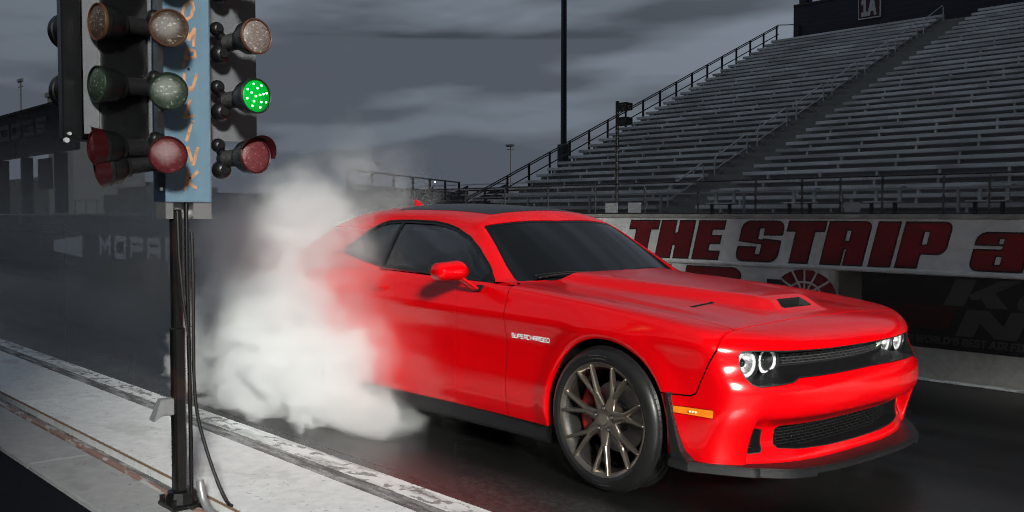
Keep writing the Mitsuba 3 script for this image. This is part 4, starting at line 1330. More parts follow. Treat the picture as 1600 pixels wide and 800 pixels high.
split_x = lambda z: -2.075 + (z - 1.02) * -0.03
door_gl = side_o.buffer(-0.020, join_style=1).intersection(Polygon([(-2.055, 0.9), (-2.195, 1.5), (0, 1.5), (0, 0.9)]))
quart_gl = side_o.buffer(-0.020, join_style=1).intersection(Polygon([(-2.090, 0.9), (-2.230, 1.5), (-4, 1.5), (-4, 0.9)]))
frame_o = side_o.buffer(-0.001).difference(unary_union([door_gl, quart_gl]))
chrome_o = side_o.buffer(0.003).difference(side_o.buffer(-0.004)).difference(sbox(-2.0, 0.9, -0.8, 1.03))
for s in (-1, 1):
    for nm, pg in (('door_window', door_gl), ('quarter_window', quart_gl)):
        m, n = skin(pg, side3(s), 0.03, (0, s, 0), glass_house, -0.010, 0.15)
        part(car, nm, m, 'glass', normals=n)
    m, n = skin(frame_o, side3(s), 0.02, (0, s, 0), glass_house, -0.005, 0.15)
    part(car, 'window_seal', m, 'trim_black', normals=n)
    for pg in getattr(side_o.exterior.difference(sbox(-2.02, -0.8, 0.9, 1.05)), 'geoms', [side_o.exterior.difference(sbox(-2.02, -0.8, 0.9, 1.05))]):
        L = np.array([pg.interpolate(t).coords[0] for t in np.arange(0, pg.length, 0.02)])
        if len(L) < 4:
            continue
        P = side3(s)(L)
        lo, hi = np.full(len(P), -0.15), np.full(len(P), 0.15)
        for _ in range(30):
            mid = (lo + hi) / 2
            out = glass_house(P[:, 0], P[:, 1] + mid * s, P[:, 2]) > 0.0
            hi, lo = np.where(out, mid, hi), np.where(out, lo, mid)
        P[:, 1] += s * lo
        part(car, 'window_trim', tube(P, 0.0045, 6), 'trim_black', smooth=True)
m, n = skin(ws_o.buffer(-0.004), plane3(WS_O, WS_V), 0.035, WS_N, glass_house, -0.005, 0.16)
part(car, 'windshield', m, 'tint_glass', normals=n, label='dark tinted windshield')
rim_o = ws_o.buffer(-0.001).difference(ws_o.buffer(-0.022))
m, n = skin(rim_o, plane3(WS_O, WS_V), 0.03, WS_N, glass_house, -0.0035, 0.16)
part(car, 'windshield_seal', m, 'gloss_black', normals=n)
m, n = skin(bk_o.buffer(-0.004), plane3(BK_O, BK_V), 0.05, BK_N, glass_house, -0.006, 0.16)
part(car, 'rear_window', m, 'tint_glass', normals=n)

# cowl and wipers
cw = Polygon([(-0.80, -0.70), (-0.66, -0.30), (-0.60, 0.0), (-0.66, 0.30), (-0.80, 0.70), (-0.95, 0.70), (-0.78, 0.30), (-0.72, 0.0), (-0.78, -0.30), (-0.95, -0.70)])
part(car, 'cowl', prism(cw, 0.955, 0.975), 'black')
for y0, y1, x0, x1 in ((-0.10, -0.60, -0.655, -0.775), (0.50, 0.02, -0.705, -0.66)):
    pts = np.array([[x0, y0, 1.0], [x0 - 0.02, y0 - 0.06, 1.022], [(x0 + x1) / 2 - 0.03, (y0 + y1) / 2, 1.034], [x1 - 0.02, y1 + 0.05, 1.024], [x1 - 0.02, y1, 1.018]])
    t = np.linspace(0, 1, 5)
    cs = CubicSpline(t, pts)
    k = part(car, 'wiper', tube(cs(np.linspace(0, 1, 24)), 0.008, 6), 'black', smooth=True)
    part(k, 'blade', tube(cs(np.linspace(0.15, 1, 20)) + [-0.035, 0, 0.008], 0.006, 5), 'black', smooth=True)

# the mirror on the near side, its stalk; door handles
for s in (-1, 1):
    S = m3.Manifold.sphere(1.0, 40)
    hs = []
    for (x, y, z, a, b, c) in ((-1.075, 1.00, 1.062, 0.062, 0.066, 0.056), (-1.085, 1.10, 1.058, 0.060, 0.046, 0.052), (-1.125, 0.99, 1.060, 0.020, 0.060, 0.054), (-1.13, 1.10, 1.056, 0.02, 0.042, 0.050),
                               (-1.09, 0.96, 1.052, 0.052, 0.05, 0.042)):
        hs.append(S.scale((a, b, c)).translate((x, s * y, z)))
    m = m3.Manifold.batch_hull(hs)
    m = from_m3(m.refine_to_length(0.012))
    trimesh.smoothing.filter_taubin(m, iterations=12)
    if s < 0:
        k = part(car, 'door_mirror', m, 'paint', smooth=True)
        part(k, 'mirror_glass', xf(trimesh.creation.cylinder(0.043, 0.004, sections=32), mtrans(frame((-1, 0, 0)), (-1.143, s * 1.04, 1.058))), 'chrome')
        st = m3.Manifold.batch_hull([S.scale((0.036, 0.016, 0.010)).translate((-1.075, s * 0.975, 1.018)), S.scale((0.050, 0.014, 0.013)).translate((-1.045, s * 0.905, 0.958))])
        st = from_m3(st.refine_to_length(0.015))
        part(k, 'stalk', st, 'paint', smooth=True)
        part(k, 'foot', from_m3(m3.Manifold.batch_hull([S.scale((0.056, 0.012, 0.008)).translate((-1.035, s * 0.898, 0.949)), S.scale((0.035, 0.01, 0.005)).translate((-1.00, s * 0.885, 0.972))])), 'trim_black', smooth=True)
    # triangle cover at the front of the door glass
    tri = Polygon([(-0.96, 1.000), (-1.06, 0.998), (-1.025, 1.052)])
    m, n = skin(tri, side3(s), 0.03, (0, s, 0), glass_house, -0.003, 0.15)
    part(car, 'mirror_sail', m, 'gloss_black', normals=n)
    # door handle: a dished pull
    hx, hz = -2.02, 0.908
    yb = 0.915
    ho = affinity.scale(Point(hx, hz).buffer(1.0, 24), 0.105, 0.026)
    hm = from_m3(m3.Manifold.batch_hull([S.scale((0.02, 0.012, 0.013)).translate((hx - 0.075, s * (yb - 0.004), hz)), S.scale((0.02, 0.012, 0.016)).translate((hx + 0.07, s * (yb - 0.002), hz + 0.002)),
                                         S.scale((0.03, 0.016, 0.017)).translate((hx, s * (yb + 0.004), hz))]))
    part(car, 'door_handle', hm, 'paint', smooth=True)

# dark glossy panel added over the red roof, for a grey sky reflection
roof_o = Polygon([(-1.47, -0.40), (-1.435, -0.20), (-1.425, 0.0), (-1.435, 0.20), (-1.47, 0.40), (-2.42, 0.42), (-2.45, 0.0), (-2.42, -0.42)]).buffer(0.03)
m, n = skin(roof_o, lambda q: np.stack([q[:, 0], q[:, 1], np.full(len(q), 1.42)], 1), 0.05, (0, 0, 1), car_field, 0.0016, 0.16)
part(car, 'added_roof_panel', m, 'roof_gloss', normals=n, label='dark glossy panel added over the roof for its sky reflection')

# roof aerial fin, spoiler, tail lamps
fin = from_m3(m3.Manifold.batch_hull([m3.Manifold.sphere(0.022, 16).scale((3.2, 1, 0.4)).translate((-2.80, 0, 1.435)), m3.Manifold.sphere(0.006, 10).translate((-2.865, 0, 1.492)), m3.Manifold.sphere(0.006, 10).translate((-2.84, 0, 1.488))]))
part(car, 'roof_aerial', fin, 'paint', smooth=True)
sp = Polygon([(-4.14, 1.075), (-4.125, 1.085), (-3.98, 1.065), (-3.95, 1.055), (-4.0, 1.05), (-4.11, 1.06)])
part(car, 'rear_spoiler', cat(prism(sp, -0.72, 0.72, 'xz'), *[box(-4.10, -4.02, s * 0.5 - 0.02, s * 0.5 + 0.02, 1.01, 1.06) for s in (-1, 1)]), 'black')
princ('tail_red', (0.35, 0.005, 0.01), 0.15)
tl, tn = skin(sym([(0.0, 0.84), (0.60, 0.84), (0.70, 0.82), (0.72, 0.76), (0.60, 0.73), (0.0, 0.73)]), lambda p: np.stack([np.full(len(p), -4.05), p[:, 0], p[:, 1]], 1), 0.05, (-1, 0, 0), car_field, 0.004, 0.3)
part(car, 'tail_lamp', tl, 'tail_red', normals=tn)

# fender lettering (a chrome word) and the green and white grille word
def seg_word(word, h, w, pitch, t, slant=0.0):
    out = []
    for i, c in enumerate(word):
        for l in SEGMENTS[c]:
            out.append([(i * pitch + a * w + slant * b * h, b * h) for a, b in l])
    return stroke_text(out, t, 2)


word = seg_word('SUPERCHARGED', 0.022, 0.019, 0.0265, 0.0062, 0.25)
princ('badge_silver', (0.80, 0.80, 0.80), 0.3)
for s in (-1, 1):
    wp = affinity.translate(word if s < 0 else affinity.scale(word, -1, 1, origin=(word.bounds[2], 0)), -0.695 if s < 0 else -0.695, 0.707)
    m, n = skin(wp, lambda p: np.stack([p[:, 0], np.full(len(p), s * 0.92), p[:, 1]], 1), 0.012, (0, s, 0), car_field, 0.0035, 0.12)
    part(car, 'fender_badge', m, 'badge_silver', normals=n, label='small silver SUPERCHARGED lettering on the fender')
sw = seg_word('SRT', 0.026, 0.024, 0.036, 0.006, 0.2)
princ('badge_white', (0.75, 0.85, 0.75), 0.3)
m = prism(sw, 0, 0.004)
yb = 0.330
tang = np.array([float(grille_plane(yb + 0.01) - grille_plane(yb - 0.01)) / 0.02, 1, 0])
tang /= np.linalg.norm(tang)
nrm = np.cross(tang, [0, 0, 1])
m = TM(np.asarray(m.vertices) @ np.stack([tang, [0, 0, 1], nrm], 0) + [float(grille_plane(yb)) + 0.020, yb, 0.696], m.faces, process=False)
part(car, 'grille_badge', m, 'badge_white', label='small pale green SRT lettering in the grille')

# cabin: dash, seats, wheel, belt
part(car, 'dashboard', cat(rbox(-1.25, -0.80, -0.74, 0.74, 0.70, 0.945, 0.05, 16)), 'interior', smooth=True)
for s in (-1, 1):
    st = cat(rbox(-2.02, -1.50, s * 0.37 - 0.25, s * 0.37 + 0.25, 0.42, 0.60, 0.06, 16), xf(rbox(-0.09, 0.09, s * 0.37 - 0.25, s * 0.37 + 0.25, 0.0, 0.62, 0.07, 16), mtrans(trimesh.transformations.rotation_matrix(-0.35, (0, 1, 0))[:3, :3], (-1.98, 0, 0.50))),
             xf(rbox(-0.05, 0.05, s * 0.37 - 0.13, s * 0.37 + 0.13, 0.0, 0.17, 0.045, 16), mtrans(trimesh.transformations.rotation_matrix(-0.25, (0, 1, 0))[:3, :3], (-2.20, 0, 1.10))))
    part(car, 'seat', st, 'interior', smooth=30)
sw_ = trimesh.creation.torus(0.18, 0.016, 36, 10)
part(car, 'steering_wheel', cat(xf(sw_, mtrans(frame((-0.92, 0, 0.38)), (-1.32, 0.37, 0.90))), xf(trimesh.creation.cylinder(0.06, 0.04, sections=20), mtrans(frame((-0.92, 0, 0.38)), (-1.32, 0.37, 0.90))), rod((-1.32, 0.20, 0.90), (-1.32, 0.54, 0.90), 0.012)), 'interior', smooth=30)
princ('belt', (0.20, 0.15, 0.12), 0.7)
for s in (-1, 1):
    bl = TM(np.array([[-2.03, s * 0.655, 1.20], [-1.985, s * 0.655, 1.20], [-1.95, s * 0.72, 0.95], [-1.995, s * 0.72, 0.95], [-2.03, s * 0.653, 1.20], [-1.985, s * 0.653, 1.20], [-1.95, s * 0.717, 0.95], [-1.995, s * 0.717, 0.95]]),
            np.array([[0, 1, 2], [0, 2, 3], [4, 6, 5], [4, 7, 6]]), process=False)
    part(car, 'seat_belt', bl, 'belt')
    part(car, 'cabin_pillar', box(-2.14, -2.06, min(s * 0.56, s * 0.60), max(s * 0.56, s * 0.60), 1.0, 1.28), 'interior')

# ---- wheels
def rubber_bump(p, n, uv):
    return noise(p.x * 300, p.y * 300, p.z * 300)


princ('tyre', proc(lambda p, n, uv: mix((0.008, 0.008, 0.0085), (0.014, 0.0135, 0.013), fbm(p.x * 14, p.y * 14, p.z * 14))), 0.36, spec=0.35)
princ('tyre_letter', (0.05, 0.05, 0.05), 0.35)
princ('rim', (0.21, 0.178, 0.147), 0.28, metal=0.85, spec=0.5)
princ('rim_dark', (0.020, 0.018, 0.016), 0.45, metal=0.3)
princ('rim_edge', (0.30, 0.26, 0.22), 0.25, metal=0.9)
metal('disc', 'Al', 0.25, (0.30, 0.30, 0.30))
plastic('caliper', (0.65, 0.01, 0.012), 0.1)
metal('lug', 'Cr', 0.1)


def tyre_mesh(W):
    h = W / 2
    pr = [(0.276, -h + 0.020), (0.281, -h + 0.006), (0.289, -h - 0.001), (0.300, -h - 0.009), (0.318, -h - 0.010), (0.335, -h - 0.004), (0.350, -h + 0.010), (0.3575, -h + 0.022), (0.3615, -h + 0.040)]
    gr = []
    for g in (-0.066, -0.024, 0.024, 0.066):
        gr += [(0.3635, g - 0.0062), (0.3555, g - 0.005), (0.3555, g + 0.005), (0.3635, g + 0.0062)]
    pr = pr + gr + [(r, -z) for r, z in pr[::-1]]
    return lathe(pr, 120)


def tread_blocks(W):
    """shoulder sipes standing proud of the tyre's shoulder"""
    h = W / 2
    ms = []
    for k in range(84):
        a = 2 * np.pi * k / 84
        for s in (-1, 1):
            hl = m3.Manifold.hull_points(np.array([(0.352, s * (h - 0.0165), -0.0098), (0.352, s * (h - 0.0165), 0.0098), (0.3655, s * (h - 0.040), -0.0098), (0.3655, s * (h - 0.040), 0.0098), (0.3665, s * 0.074, -0.004), (0.3665, s * 0.074, 0.0158),
                                                   (0.350, s * 0.074, -0.004), (0.350, s * 0.074, 0.0158), (0.345, s * (h - 0.02), -0.0098), (0.345, s * (h - 0.02), 0.0098)], np.float32))
            m = from_m3(hl)
            v = np.asarray(m.vertices)
            r, ang = v[:, 0], a + v[:, 2] / 0.364
            ms.append(TM(np.stack([r * np.cos(ang), r * np.sin(ang), v[:, 1]], 1), m.faces, process=False))
    return cat(*ms)


def rim_mesh():
    S = m3.Manifold.sphere(1.0, 14)

    def blob(r, a, z, w, t):
        return S.scale((0.010, w, t)).rotate((0, 0, math.degrees(a))).translate((r * math.cos(a), r * math.sin(a), z))
    out = []
    for k in range(7):
        a = 2 * np.pi * k / 7 + np.pi / 2 + np.pi / 7
        da = 0.186
        out.append(m3.Manifold.batch_hull([blob(0.055, a, 0.008, 0.034, 0.018), blob(0.100, a, 0.007, 0.024, 0.020), blob(0.140, a, 0.010, 0.0205, 0.020)]))
        for s in (-1, 1):
            out.append(m3.Manifold.batch_hull([blob(0.134, a + s * 0.055, 0.010, 0.0145, 0.020), blob(0.200, a + s * da * 0.66, 0.021, 0.0095, 0.018), blob(0.272, a + s * da, 0.036, 0.0085, 0.016)]))
    hub = to_m3(lathe([(0.0, -0.06), (0.070, -0.06), (0.074, 0.006), (0.062, 0.019), (0.040, 0.023), (0.0, 0.024)], 48))
    m = m3.Manifold.batch_boolean(out + [hub], m3.OpType.Add)
    for k in range(5):
        a = 2 * np.pi * k / 5 + np.pi / 2
        m = m - m3.Manifold.cylinder(0.05, 0.0135, 0.0135, 20).translate((0.0575 * math.cos(a), 0.0575 * math.sin(a), 0.004))
    m = from_m3(m)
    return m


RIM = rim_mesh()
BARREL = lathe([(0.244, -0.10), (0.248, 0.0), (0.257, 0.022), (0.2675, 0.0335), (0.2675, 0.020), (0.271, 0.0), (0.262, -0.11), (0.244, -0.11)], 96)
LIP = lathe([(0.263, 0.030), (0.269, 0.036), (0.277, 0.043), (0.285, 0.046), (0.2885, 0.043), (0.2885, 0.034), (0.276, 0.026)], 96)
DISC = cat(lathe([(0.07, -0.006), (0.180, -0.006), (0.180, 0.006), (0.07, 0.006)], 64), lathe([(0.0, 0.02), (0.078, 0.02), (0.082, 0.0)], 40))
TEXTM = prism(text_poly('PIRELLI', 0.017, 0.15, 1.25, 0.02), 0, 0.0015)


def bend_text(m, r, a0):
    v = np.asarray(m.vertices)
    c = (v[:, 0].min() + v[:, 0].max()) / 2
    ang = a0 - (v[:, 0] - c) / r
    rr = r + v[:, 1]
    return TM(np.stack([rr * np.cos(ang), rr * np.sin(ang), v[:, 2]], 1), m.faces, process=False)


def make_wheel(name, xc, yc, s, W, rot, shapes={}):
    # wheel space: z out of the car, y up
    R = np.stack([[-s * 1.0 * -1, 0, 0], [0, 0, 1], [0, s, 0]], 1) if False else np.stack([[(-1.0 if s > 0 else 1.0), 0, 0], [0, 0, 1.0], [0, float(s), 0]], 1)
    TW = T4(mtrans(R, (xc, yc, WZ + 0.0005)).tolist()) if False else mi.ScalarTransform4f(mtrans(R, (xc, yc, WZ)).tolist())
    h = W / 2
    if W not in shapes:
        shapes[W] = dict(tyre=shape(cat(tyre_mesh(W), tread_blocks(W)), 'tyre', 28), letters=shape(cat(*[xf(bend_text(TEXTM, 0.306, a), mtrans(t=(0, 0, h + 0.008))) for a in (1.62, 1.62 + np.pi)]), 'tyre_letter'),
                         rim=shape(xf(RIM, mtrans(t=(0, 0, h - 0.045))), 'rim', 35), barrel=shape(xf(BARREL, mtrans(t=(0, 0, h - 0.045))), 'rim_dark', 35), lip=shape(xf(LIP, mtrans(t=(0, 0, h - 0.045))), 'rim_edge', 35), disc=shape(xf(DISC, mtrans(t=(0, 0, h - 0.135))), 'disc', 35),
                         well=shape(lathe([(0.0, h - 0.24), (0.246, h - 0.24), (0.248, h - 0.15)], 48), 'black', 30),
                         cap=shape(xf(lathe([(0.030, 0.020), (0.031, 0.027), (0.027, 0.030), (0.0, 0.031)], 32), mtrans(t=(0, 0, h - 0.045))), 'rim_edge', 30),
                         lugs=[shape(xf(lathe([(0.0, 0.020), (0.0075, 0.019), (0.0095, 0.012), (0.0098, -0.004)], 12), mtrans(t=(0.0575 * math.cos(2 * np.pi * k / 5 + np.pi / 2), 0.0575 * math.sin(2 * np.pi * k / 5 + np.pi / 2), h - 0.038))), 'lug', 30) for k in range(5)])
    sh = shapes[W]
    w = part(car, name, sh['tyre'], to_world=TW)
    part(w, 'tyre_lettering', sh['letters'], to_world=TW)
    if name == 'rear_wheel':                                  # wholly inside the smoke
        part(w, 'rim', shape(lathe([(0.0, h - 0.014), (0.10, h - 0.014), (0.25, h - 0.012), (0.288, h - 0.006)], 48), 'tyre', 30), to_world=TW)
        return
    part(w, 'rim', sh['rim'], to_world=TW)
    part(w, 'rim_barrel', sh['barrel'], to_world=TW)
    part(w, 'rim_lip', sh['lip'], to_world=TW)
    part(w, 'brake_disc', sh['disc'], to_world=TW)
    part(w, 'inner_rim', sh['well'], to_world=TW)
    part(w, 'centre_cap', sh['cap'], to_world=TW)
    for q in sh['lugs']:
        part(w, 'lug_nut', q, to_world=TW)
    a0, a1 = (math.pi - 0.62, math.pi + 0.62)
    cal = Polygon([(r * math.cos(a), r * math.sin(a)) for r, aa in ((0.128, np.linspace(a0, a1, 14)), (0.212, np.linspace(a1, a0, 14))) for a in aa]).buffer(0.006)
    part(w, 'brake_caliper', cat(prism(cal, h - 0.155, h - 0.088), prism(cal.buffer(-0.016), h - 0.088, h - 0.080)), 'caliper', to_world=TW)


make_wheel('front_wheel', WX, -0.840, -1, 0.228, 0)
make_wheel('front_wheel', WX, 0.840, 1, 0.228, 0)
make_wheel('rear_wheel', AX_R, -0.815, -1, 0.290, 0)
make_wheel('rear_wheel', AX_R, 0.815, 1, 0.290, 0)

# ================================================================== starting-light tree
tree = thing('starting_lights', 'starting light tower on a black post with a blue lettered column and round lamps', 'starting light')
princ('blue', proc(lambda p, n, uv: mix((0.090, 0.155, 0.215), (0.125, 0.195, 0.255), fbm(p.y * 40, p.z * 1.5, p.x * 40, 3)) * (0.9 + 0.2 * fbm(p.y * 9, p.z * 7, 2.0, 3))), 0.4)
princ('wing_white', (0.16, 0.16, 0.175), 0.3)
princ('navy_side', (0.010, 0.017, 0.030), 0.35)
plastic('panel_black', proc(lambda p, n, uv: mix((0.0015, 0.0015, 0.002), (0.003, 0.003, 0.0035), fbm(p.y * 5, p.z * 5, 1.0))), 0.09)
princ('panel_grey', proc(lambda p, n, uv: mix((0.095, 0.098, 0.107), (0.125, 0.128, 0.136), fbm(p.y * 6, p.z * 3, 1.0, 3))), 0.42)
princ('orange', proc(lambda p, n, uv: mix((0.46, 0.24, 0.13), (0.33, 0.16, 0.085), smoothstep(0.4, 0.7, fbm(p.y * 70, p.z * 50, 1.0, 3)))), 0.6)
princ('post_black', proc(lambda p, n, uv: mix((0.005, 0.0045, 0.0045), (0.018, 0.009, 0.007), smoothstep(0.55, 0.8, fbm(p.x * 9, p.y * 9, p.z * 7, 3)))), 0.3)
princ('post_dark', (0.006, 0.006, 0.007), 0.3)
princ('conduit_grey', (0.30, 0.30, 0.30), 0.4, metal=0.5)
bumped('bracket', {'type': 'principled', 'base_color': rgb(0.42, 0.41, 0.41), 'roughness': 0.35, 'metallic': 0.85}, lambda p, n, uv: noise(p.x * 160, p.y * 160, p.z * 160), 0.0012)
plastic('lamp_black', (0.010, 0.010, 0.011), 0.16)
plastic('lamp_rib', (0.022, 0.022, 0.023), 0.25)
XF = -1.06                                   # front of the column
part(tree, 'column_face', cbox(XF - 0.006, XF, -2.695, -2.478, 1.440, 2.72, 0.002), 'blue', label='blue painted column face with hand-brushed orange COMPULINK letters')
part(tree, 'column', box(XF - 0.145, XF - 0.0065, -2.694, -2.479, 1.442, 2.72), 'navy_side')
part(tree, 'column_edge', box(XF - 0.0062, XF + 0.0012, -2.4778, -2.4755, 1.44, 2.72), 'panel_grey')
brush = {'C': [[(.9, .95), (.5, 1), (.1, .6), (.0, .2), (.3, 0), (.7, .1)]], 'O': [[(.55, 1), (.2, .75), (.05, .3), (.25, 0), (.6, .2), (.8, .65), (.72, .95), (.5, 1)]], 'M': [[(0, 0), (.3, 1)], [(.3, 1), (.45, .35), (.85, 1)], [(.85, 1), (.75, 0)]],
         'P': [[(0.05, 0), (.35, 1), (.8, .95), (.85, .65), (.25, .5)]], 'U': [[(.15, 1), (.0, .2), (.25, .0), (.6, .3)], [(.95, 1), (.6, .1)]], 'L': [[(.5, 1), (.1, 0.05), (.75, .18)]], 'i': [[(.55, .95), (.2, 0)], [(.62, 1.06), (.66, 1.12)]],
         'N': [[(0, 0), (.3, 1)], [(.3, 1), (.62, .02)], [(.62, .02), (.95, 1)]], 'K': [[(.3, 1), (.05, 0)], [(.95, 1), (.2, .42)], [(.2, .42), (.85, .1)]]}
let = {}
for c, py in (('C', -9), ('O', 25), ('M', 64), ('P', 98), ('U', 134), ('L', 174), ('i', 209), ('N', 246), ('K', 283)):
    zc = 1.443 + 0.00302 * (315 - py)
    h, w = 0.088, 0.074
    for l in brush[c]:
        pts = np.array([[(a - 0.45) * w, (b - 0.5) * h] for a, b in l])
        rr = unary_union([LineString(pts).buffer(0.0070, cap_style=2, join_style=1)])
        p2 = affinity.translate(rr, -2.577, zc)
        m = prism(p2, XF + 0.0006, XF + 0.0016, 'yz')
        let.setdefault(c, []).append(m)
for c, ms in let.items():
    part(tree, 'letter', cat(*ms), 'orange')
for (y, z) in ((-2.58, 2.052), (-2.58, 1.55), (-2.50, 2.60)):
    part(tree, 'bolt', rod((XF, y, z), (XF + 0.003, y, z), 0.006, 12), 'lamp_black')
for z in (1.86, 1.50, 2.40):
    part(tree, 'side_bolt', rod((XF - 0.04, -2.694, z), (XF - 0.04, -2.703, z), 0.009, 10), 'galv', smooth=40)
# wings
part(tree, 'grey_wing', cbox(-1.232, -1.222, -2.476, -2.158, 1.742, 2.72, 0.002), 'panel_grey')
a = np.linspace(0, 1, 20)
wy = -2.697 - 0.292 * a
wx = -1.212 - 0.055 * np.maximum(a - 0.72, 0) ** 2 / 0.28 ** 2 * 1.0
wing = Polygon(np.vstack([np.stack([wx, wy], 1), np.stack([wx - 0.008, wy], 1)[::-1]]))
part(tree, 'black_wing', prism(wing, 1.730, 2.72), 'panel_black', smooth=40)
part(tree, 'wing_edge', TM(np.array([[-1.2090, -2.936, 1.745], [-1.2090, -2.936, 2.72], [-1.2500, -2.9885, 2.72], [-1.2500, -2.9885, 1.745]]) + [0.004, 0, 0], np.array([[0, 1, 2], [0, 2, 3]]), process=False), 'wing_white', label='pale bent edge of the black wing')
part(tree, 'wing_trim', box(-1.206, -1.196, -2.712, -2.700, 1.73, 2.72), 'panel_grey')
part(tree, 'rear_wing', cbox(-1.35, -1.29, -3.065, -2.72, 1.715, 2.72, 0.006), 'post_dark')
for z in (1.735,):
    part(tree, 'wing_bolt', cat(rod((-1.29, -3.055, z - 0.02), (-1.27, -3.055, z - 0.02), 0.012, 8), rod((-1.29, -3.04, z + 0.01), (-1.275, -3.04, z + 0.01), 0.008, 8)), 'galv')

# lamps
bs('dead_lens_bump', {'type': 'diffuse'})
del scene['m_dead_lens_bump']


def lens_bump(p, n, uv):
    u = p.y + 0.9 * p.x
    return 0.8 * (0.5 + 0.5 * dr.cos(u * 400) * dr.cos(p.z * 400)) + 0.35 * noise(p.x * 120, p.y * 120, p.z * 120)


def lens_mat(key, c0, c1, sp):
    def col(p, n, uv):
        g = noise(p.x * 120, p.y * 120, p.z * 120)
        s = smoothstep(0.70, 0.88, noise(p.x * 95 + 5, p.y * 95, p.z * 95))
        return mix(mix(c0, c1, g), sp, s)
    bs(key, {'type': 'twosided', 'b': {'type': 'bumpmap', 'arbitrary': proc(lens_bump, 1e-3), 'scale': 0.0016,
                                       'b': {'type': 'roughplastic', 'alpha': 0.12, 'nonlinear': True, 'diffuse_reflectance': proc(col)}}})


lens_mat('lens_amber', (0.055, 0.034, 0.022), (0.15, 0.105, 0.08), (0.42, 0.37, 0.31))
lens_mat('lens_pale', (0.24, 0.19, 0.175), (0.36, 0.305, 0.285), (0.55, 0.50, 0.48))
lens_mat('lens_green', (0.025, 0.042, 0.028), (0.09, 0.12, 0.085), (0.35, 0.42, 0.34))
lens_mat('lens_red', (0.13, 0.014, 0.020), (0.21, 0.038, 0.045), (0.30, 0.085, 0.09))
lens_mat('lens_pink', (0.19, 0.042, 0.048), (0.29, 0.085, 0.09), (0.40, 0.16, 0.16))
plastic('rim_copper', (0.16, 0.065, 0.033), 0.2)
plastic('rim_red', (0.07, 0.004, 0.007), 0.15)
plastic('rim_green', (0.012, 0.028, 0.018), 0.2)
bs('lit_green', {'type': 'twosided', 'b': {'type': 'roughplastic', 'alpha': 0.1, 'diffuse_reflectance': rgb(0.0, 0.35, 0.03)}})
bell = lathe([(0.0790, 0.000), (0.0815, -0.006), (0.0815, -0.030), (0.0765, -0.036), (0.0750, -0.075), (0.064, -0.098), (0.056, -0.104), (0.0555, -0.120), (0.0, -0.122)], 48)
ribs = [(0.040, -0.118)]
for k in range(11):
    z = -0.124 - 0.0105 * k
    ribs += [(0.0345, z), (0.0405, z - 0.002), (0.0405, z - 0.006), (0.0345, z - 0.008)]
ribs += [(0.036, -0.245), (0.036, -0.275), (0.0, -0.278)]
neck = lathe(ribs, 36)
lensd = lathe([(0.0005, 0.010), (0.030, 0.0085), (0.058, 0.003), (0.0745, -0.006)], 48)
ringm = lathe([(0.0740, -0.008), (0.0745, 0.002), (0.0785, 0.004), (0.0822, 0.000), (0.0825, -0.010)], 48)
an = np.linspace(-2.3, 0.6, 24)
visor = []
vis_v, vis_f = [], []
for j, (zz, rr) in enumerate(((-0.01, 0.0835), (0.030, 0.088), (0.060, 0.091))):
    for t in an:
        vis_v.append((rr * math.cos(t), rr * math.sin(t), zz * (0.35 + 0.65 * math.sin((t - an[0]) / (an[-1] - an[0]) * math.pi)) if zz > 0 else zz))
nA = len(an)
for j in range(2):
    for i in range(nA - 1):
        b = j * nA + i
        vis_f += [[b, b + 1, b + nA + 1], [b, b + nA + 1, b + nA]]
visor = TM(np.array(vis_v), np.array(vis_f), process=False)
mount = cat(trimesh.creation.icosphere(2, 0.034), xf(trimesh.creation.cylinder(0.024, 0.05, sections=20), mtrans(frame((1, 0, 0)), (0, 0, 0.0))), xf(trimesh.creation.cylinder(0.017, 0.012, sections=6), mtrans(frame((1, 0, 0)), (0.030, 0, 0))))


def lamp(at, d, lens, rim, lit=False, vis=None, mount_at=None, L=1.0):
    R = frame(d)
    M = mi.ScalarTransform4f(mtrans(R, at).tolist()) if False else mi.ScalarTransform4f(mtrans(R, at))
    k = part(tree, 'lamp', LAMP['bell'], to_world=M)
    part(k, 'ribbed_neck', LAMP['neck'], to_world=M)
    part(k, 'lens_rim', shape(ringm, rim, 35), to_world=M)
    if lit:
        d_ = shape(lensd, 'lit_green', True)
        d_['emitter'] = {'type': 'area', 'radiance': rgb(0.0, 0.55, 0.06)}
        part(k, 'lens', d_, to_world=M, label='lit green lamp, the only one switched on')
        dots = []
        for r_, n_ in ((0.012, 2), (0.034, 5), (0.055, 8)):
            for q in range(n_):
                t = 2 * np.pi * q / n_ + 0.3
                dots.append(xf(trimesh.creation.icosphere(1, 0.0062), mtrans(np.diag([0.95, 0.80, 0.5]), (r_ * math.cos(t), r_ * math.sin(t), 0.0125 - 2.9 * r_ * r_))))
        d_ = shape(cat(*dots), 'lit_green', True)
        d_['emitter'] = {'type': 'area', 'radiance': rgb(0.7, 2.6, 0.9)}
        part(k, 'diodes', d_, to_world=M)
    else:
        part(k, 'lens', shape(lensd, lens, True), to_world=M)
        if lens in ('lens_green', 'lens_amber', 'lens_pale'):
            pass
    if vis is not None:
        part(k, 'visor', shape(visor, rim, True), to_world=mi.ScalarTransform4f(mtrans(R, at)) @ T4().rotate([0, 0, 1], vis))
    if mount_at is not None:
        part(k, 'mount', shape(mount, 'lamp_black', 40), to_world=T4().translate(list(mount_at)))
        end = np.asarray(at) - 0.262 * np.asarray(d, float) / np.linalg.norm(d)
        part(k, 'arm', rod(end, mount_at, 0.022, 12), 'lamp_black', smooth=40)
    return k


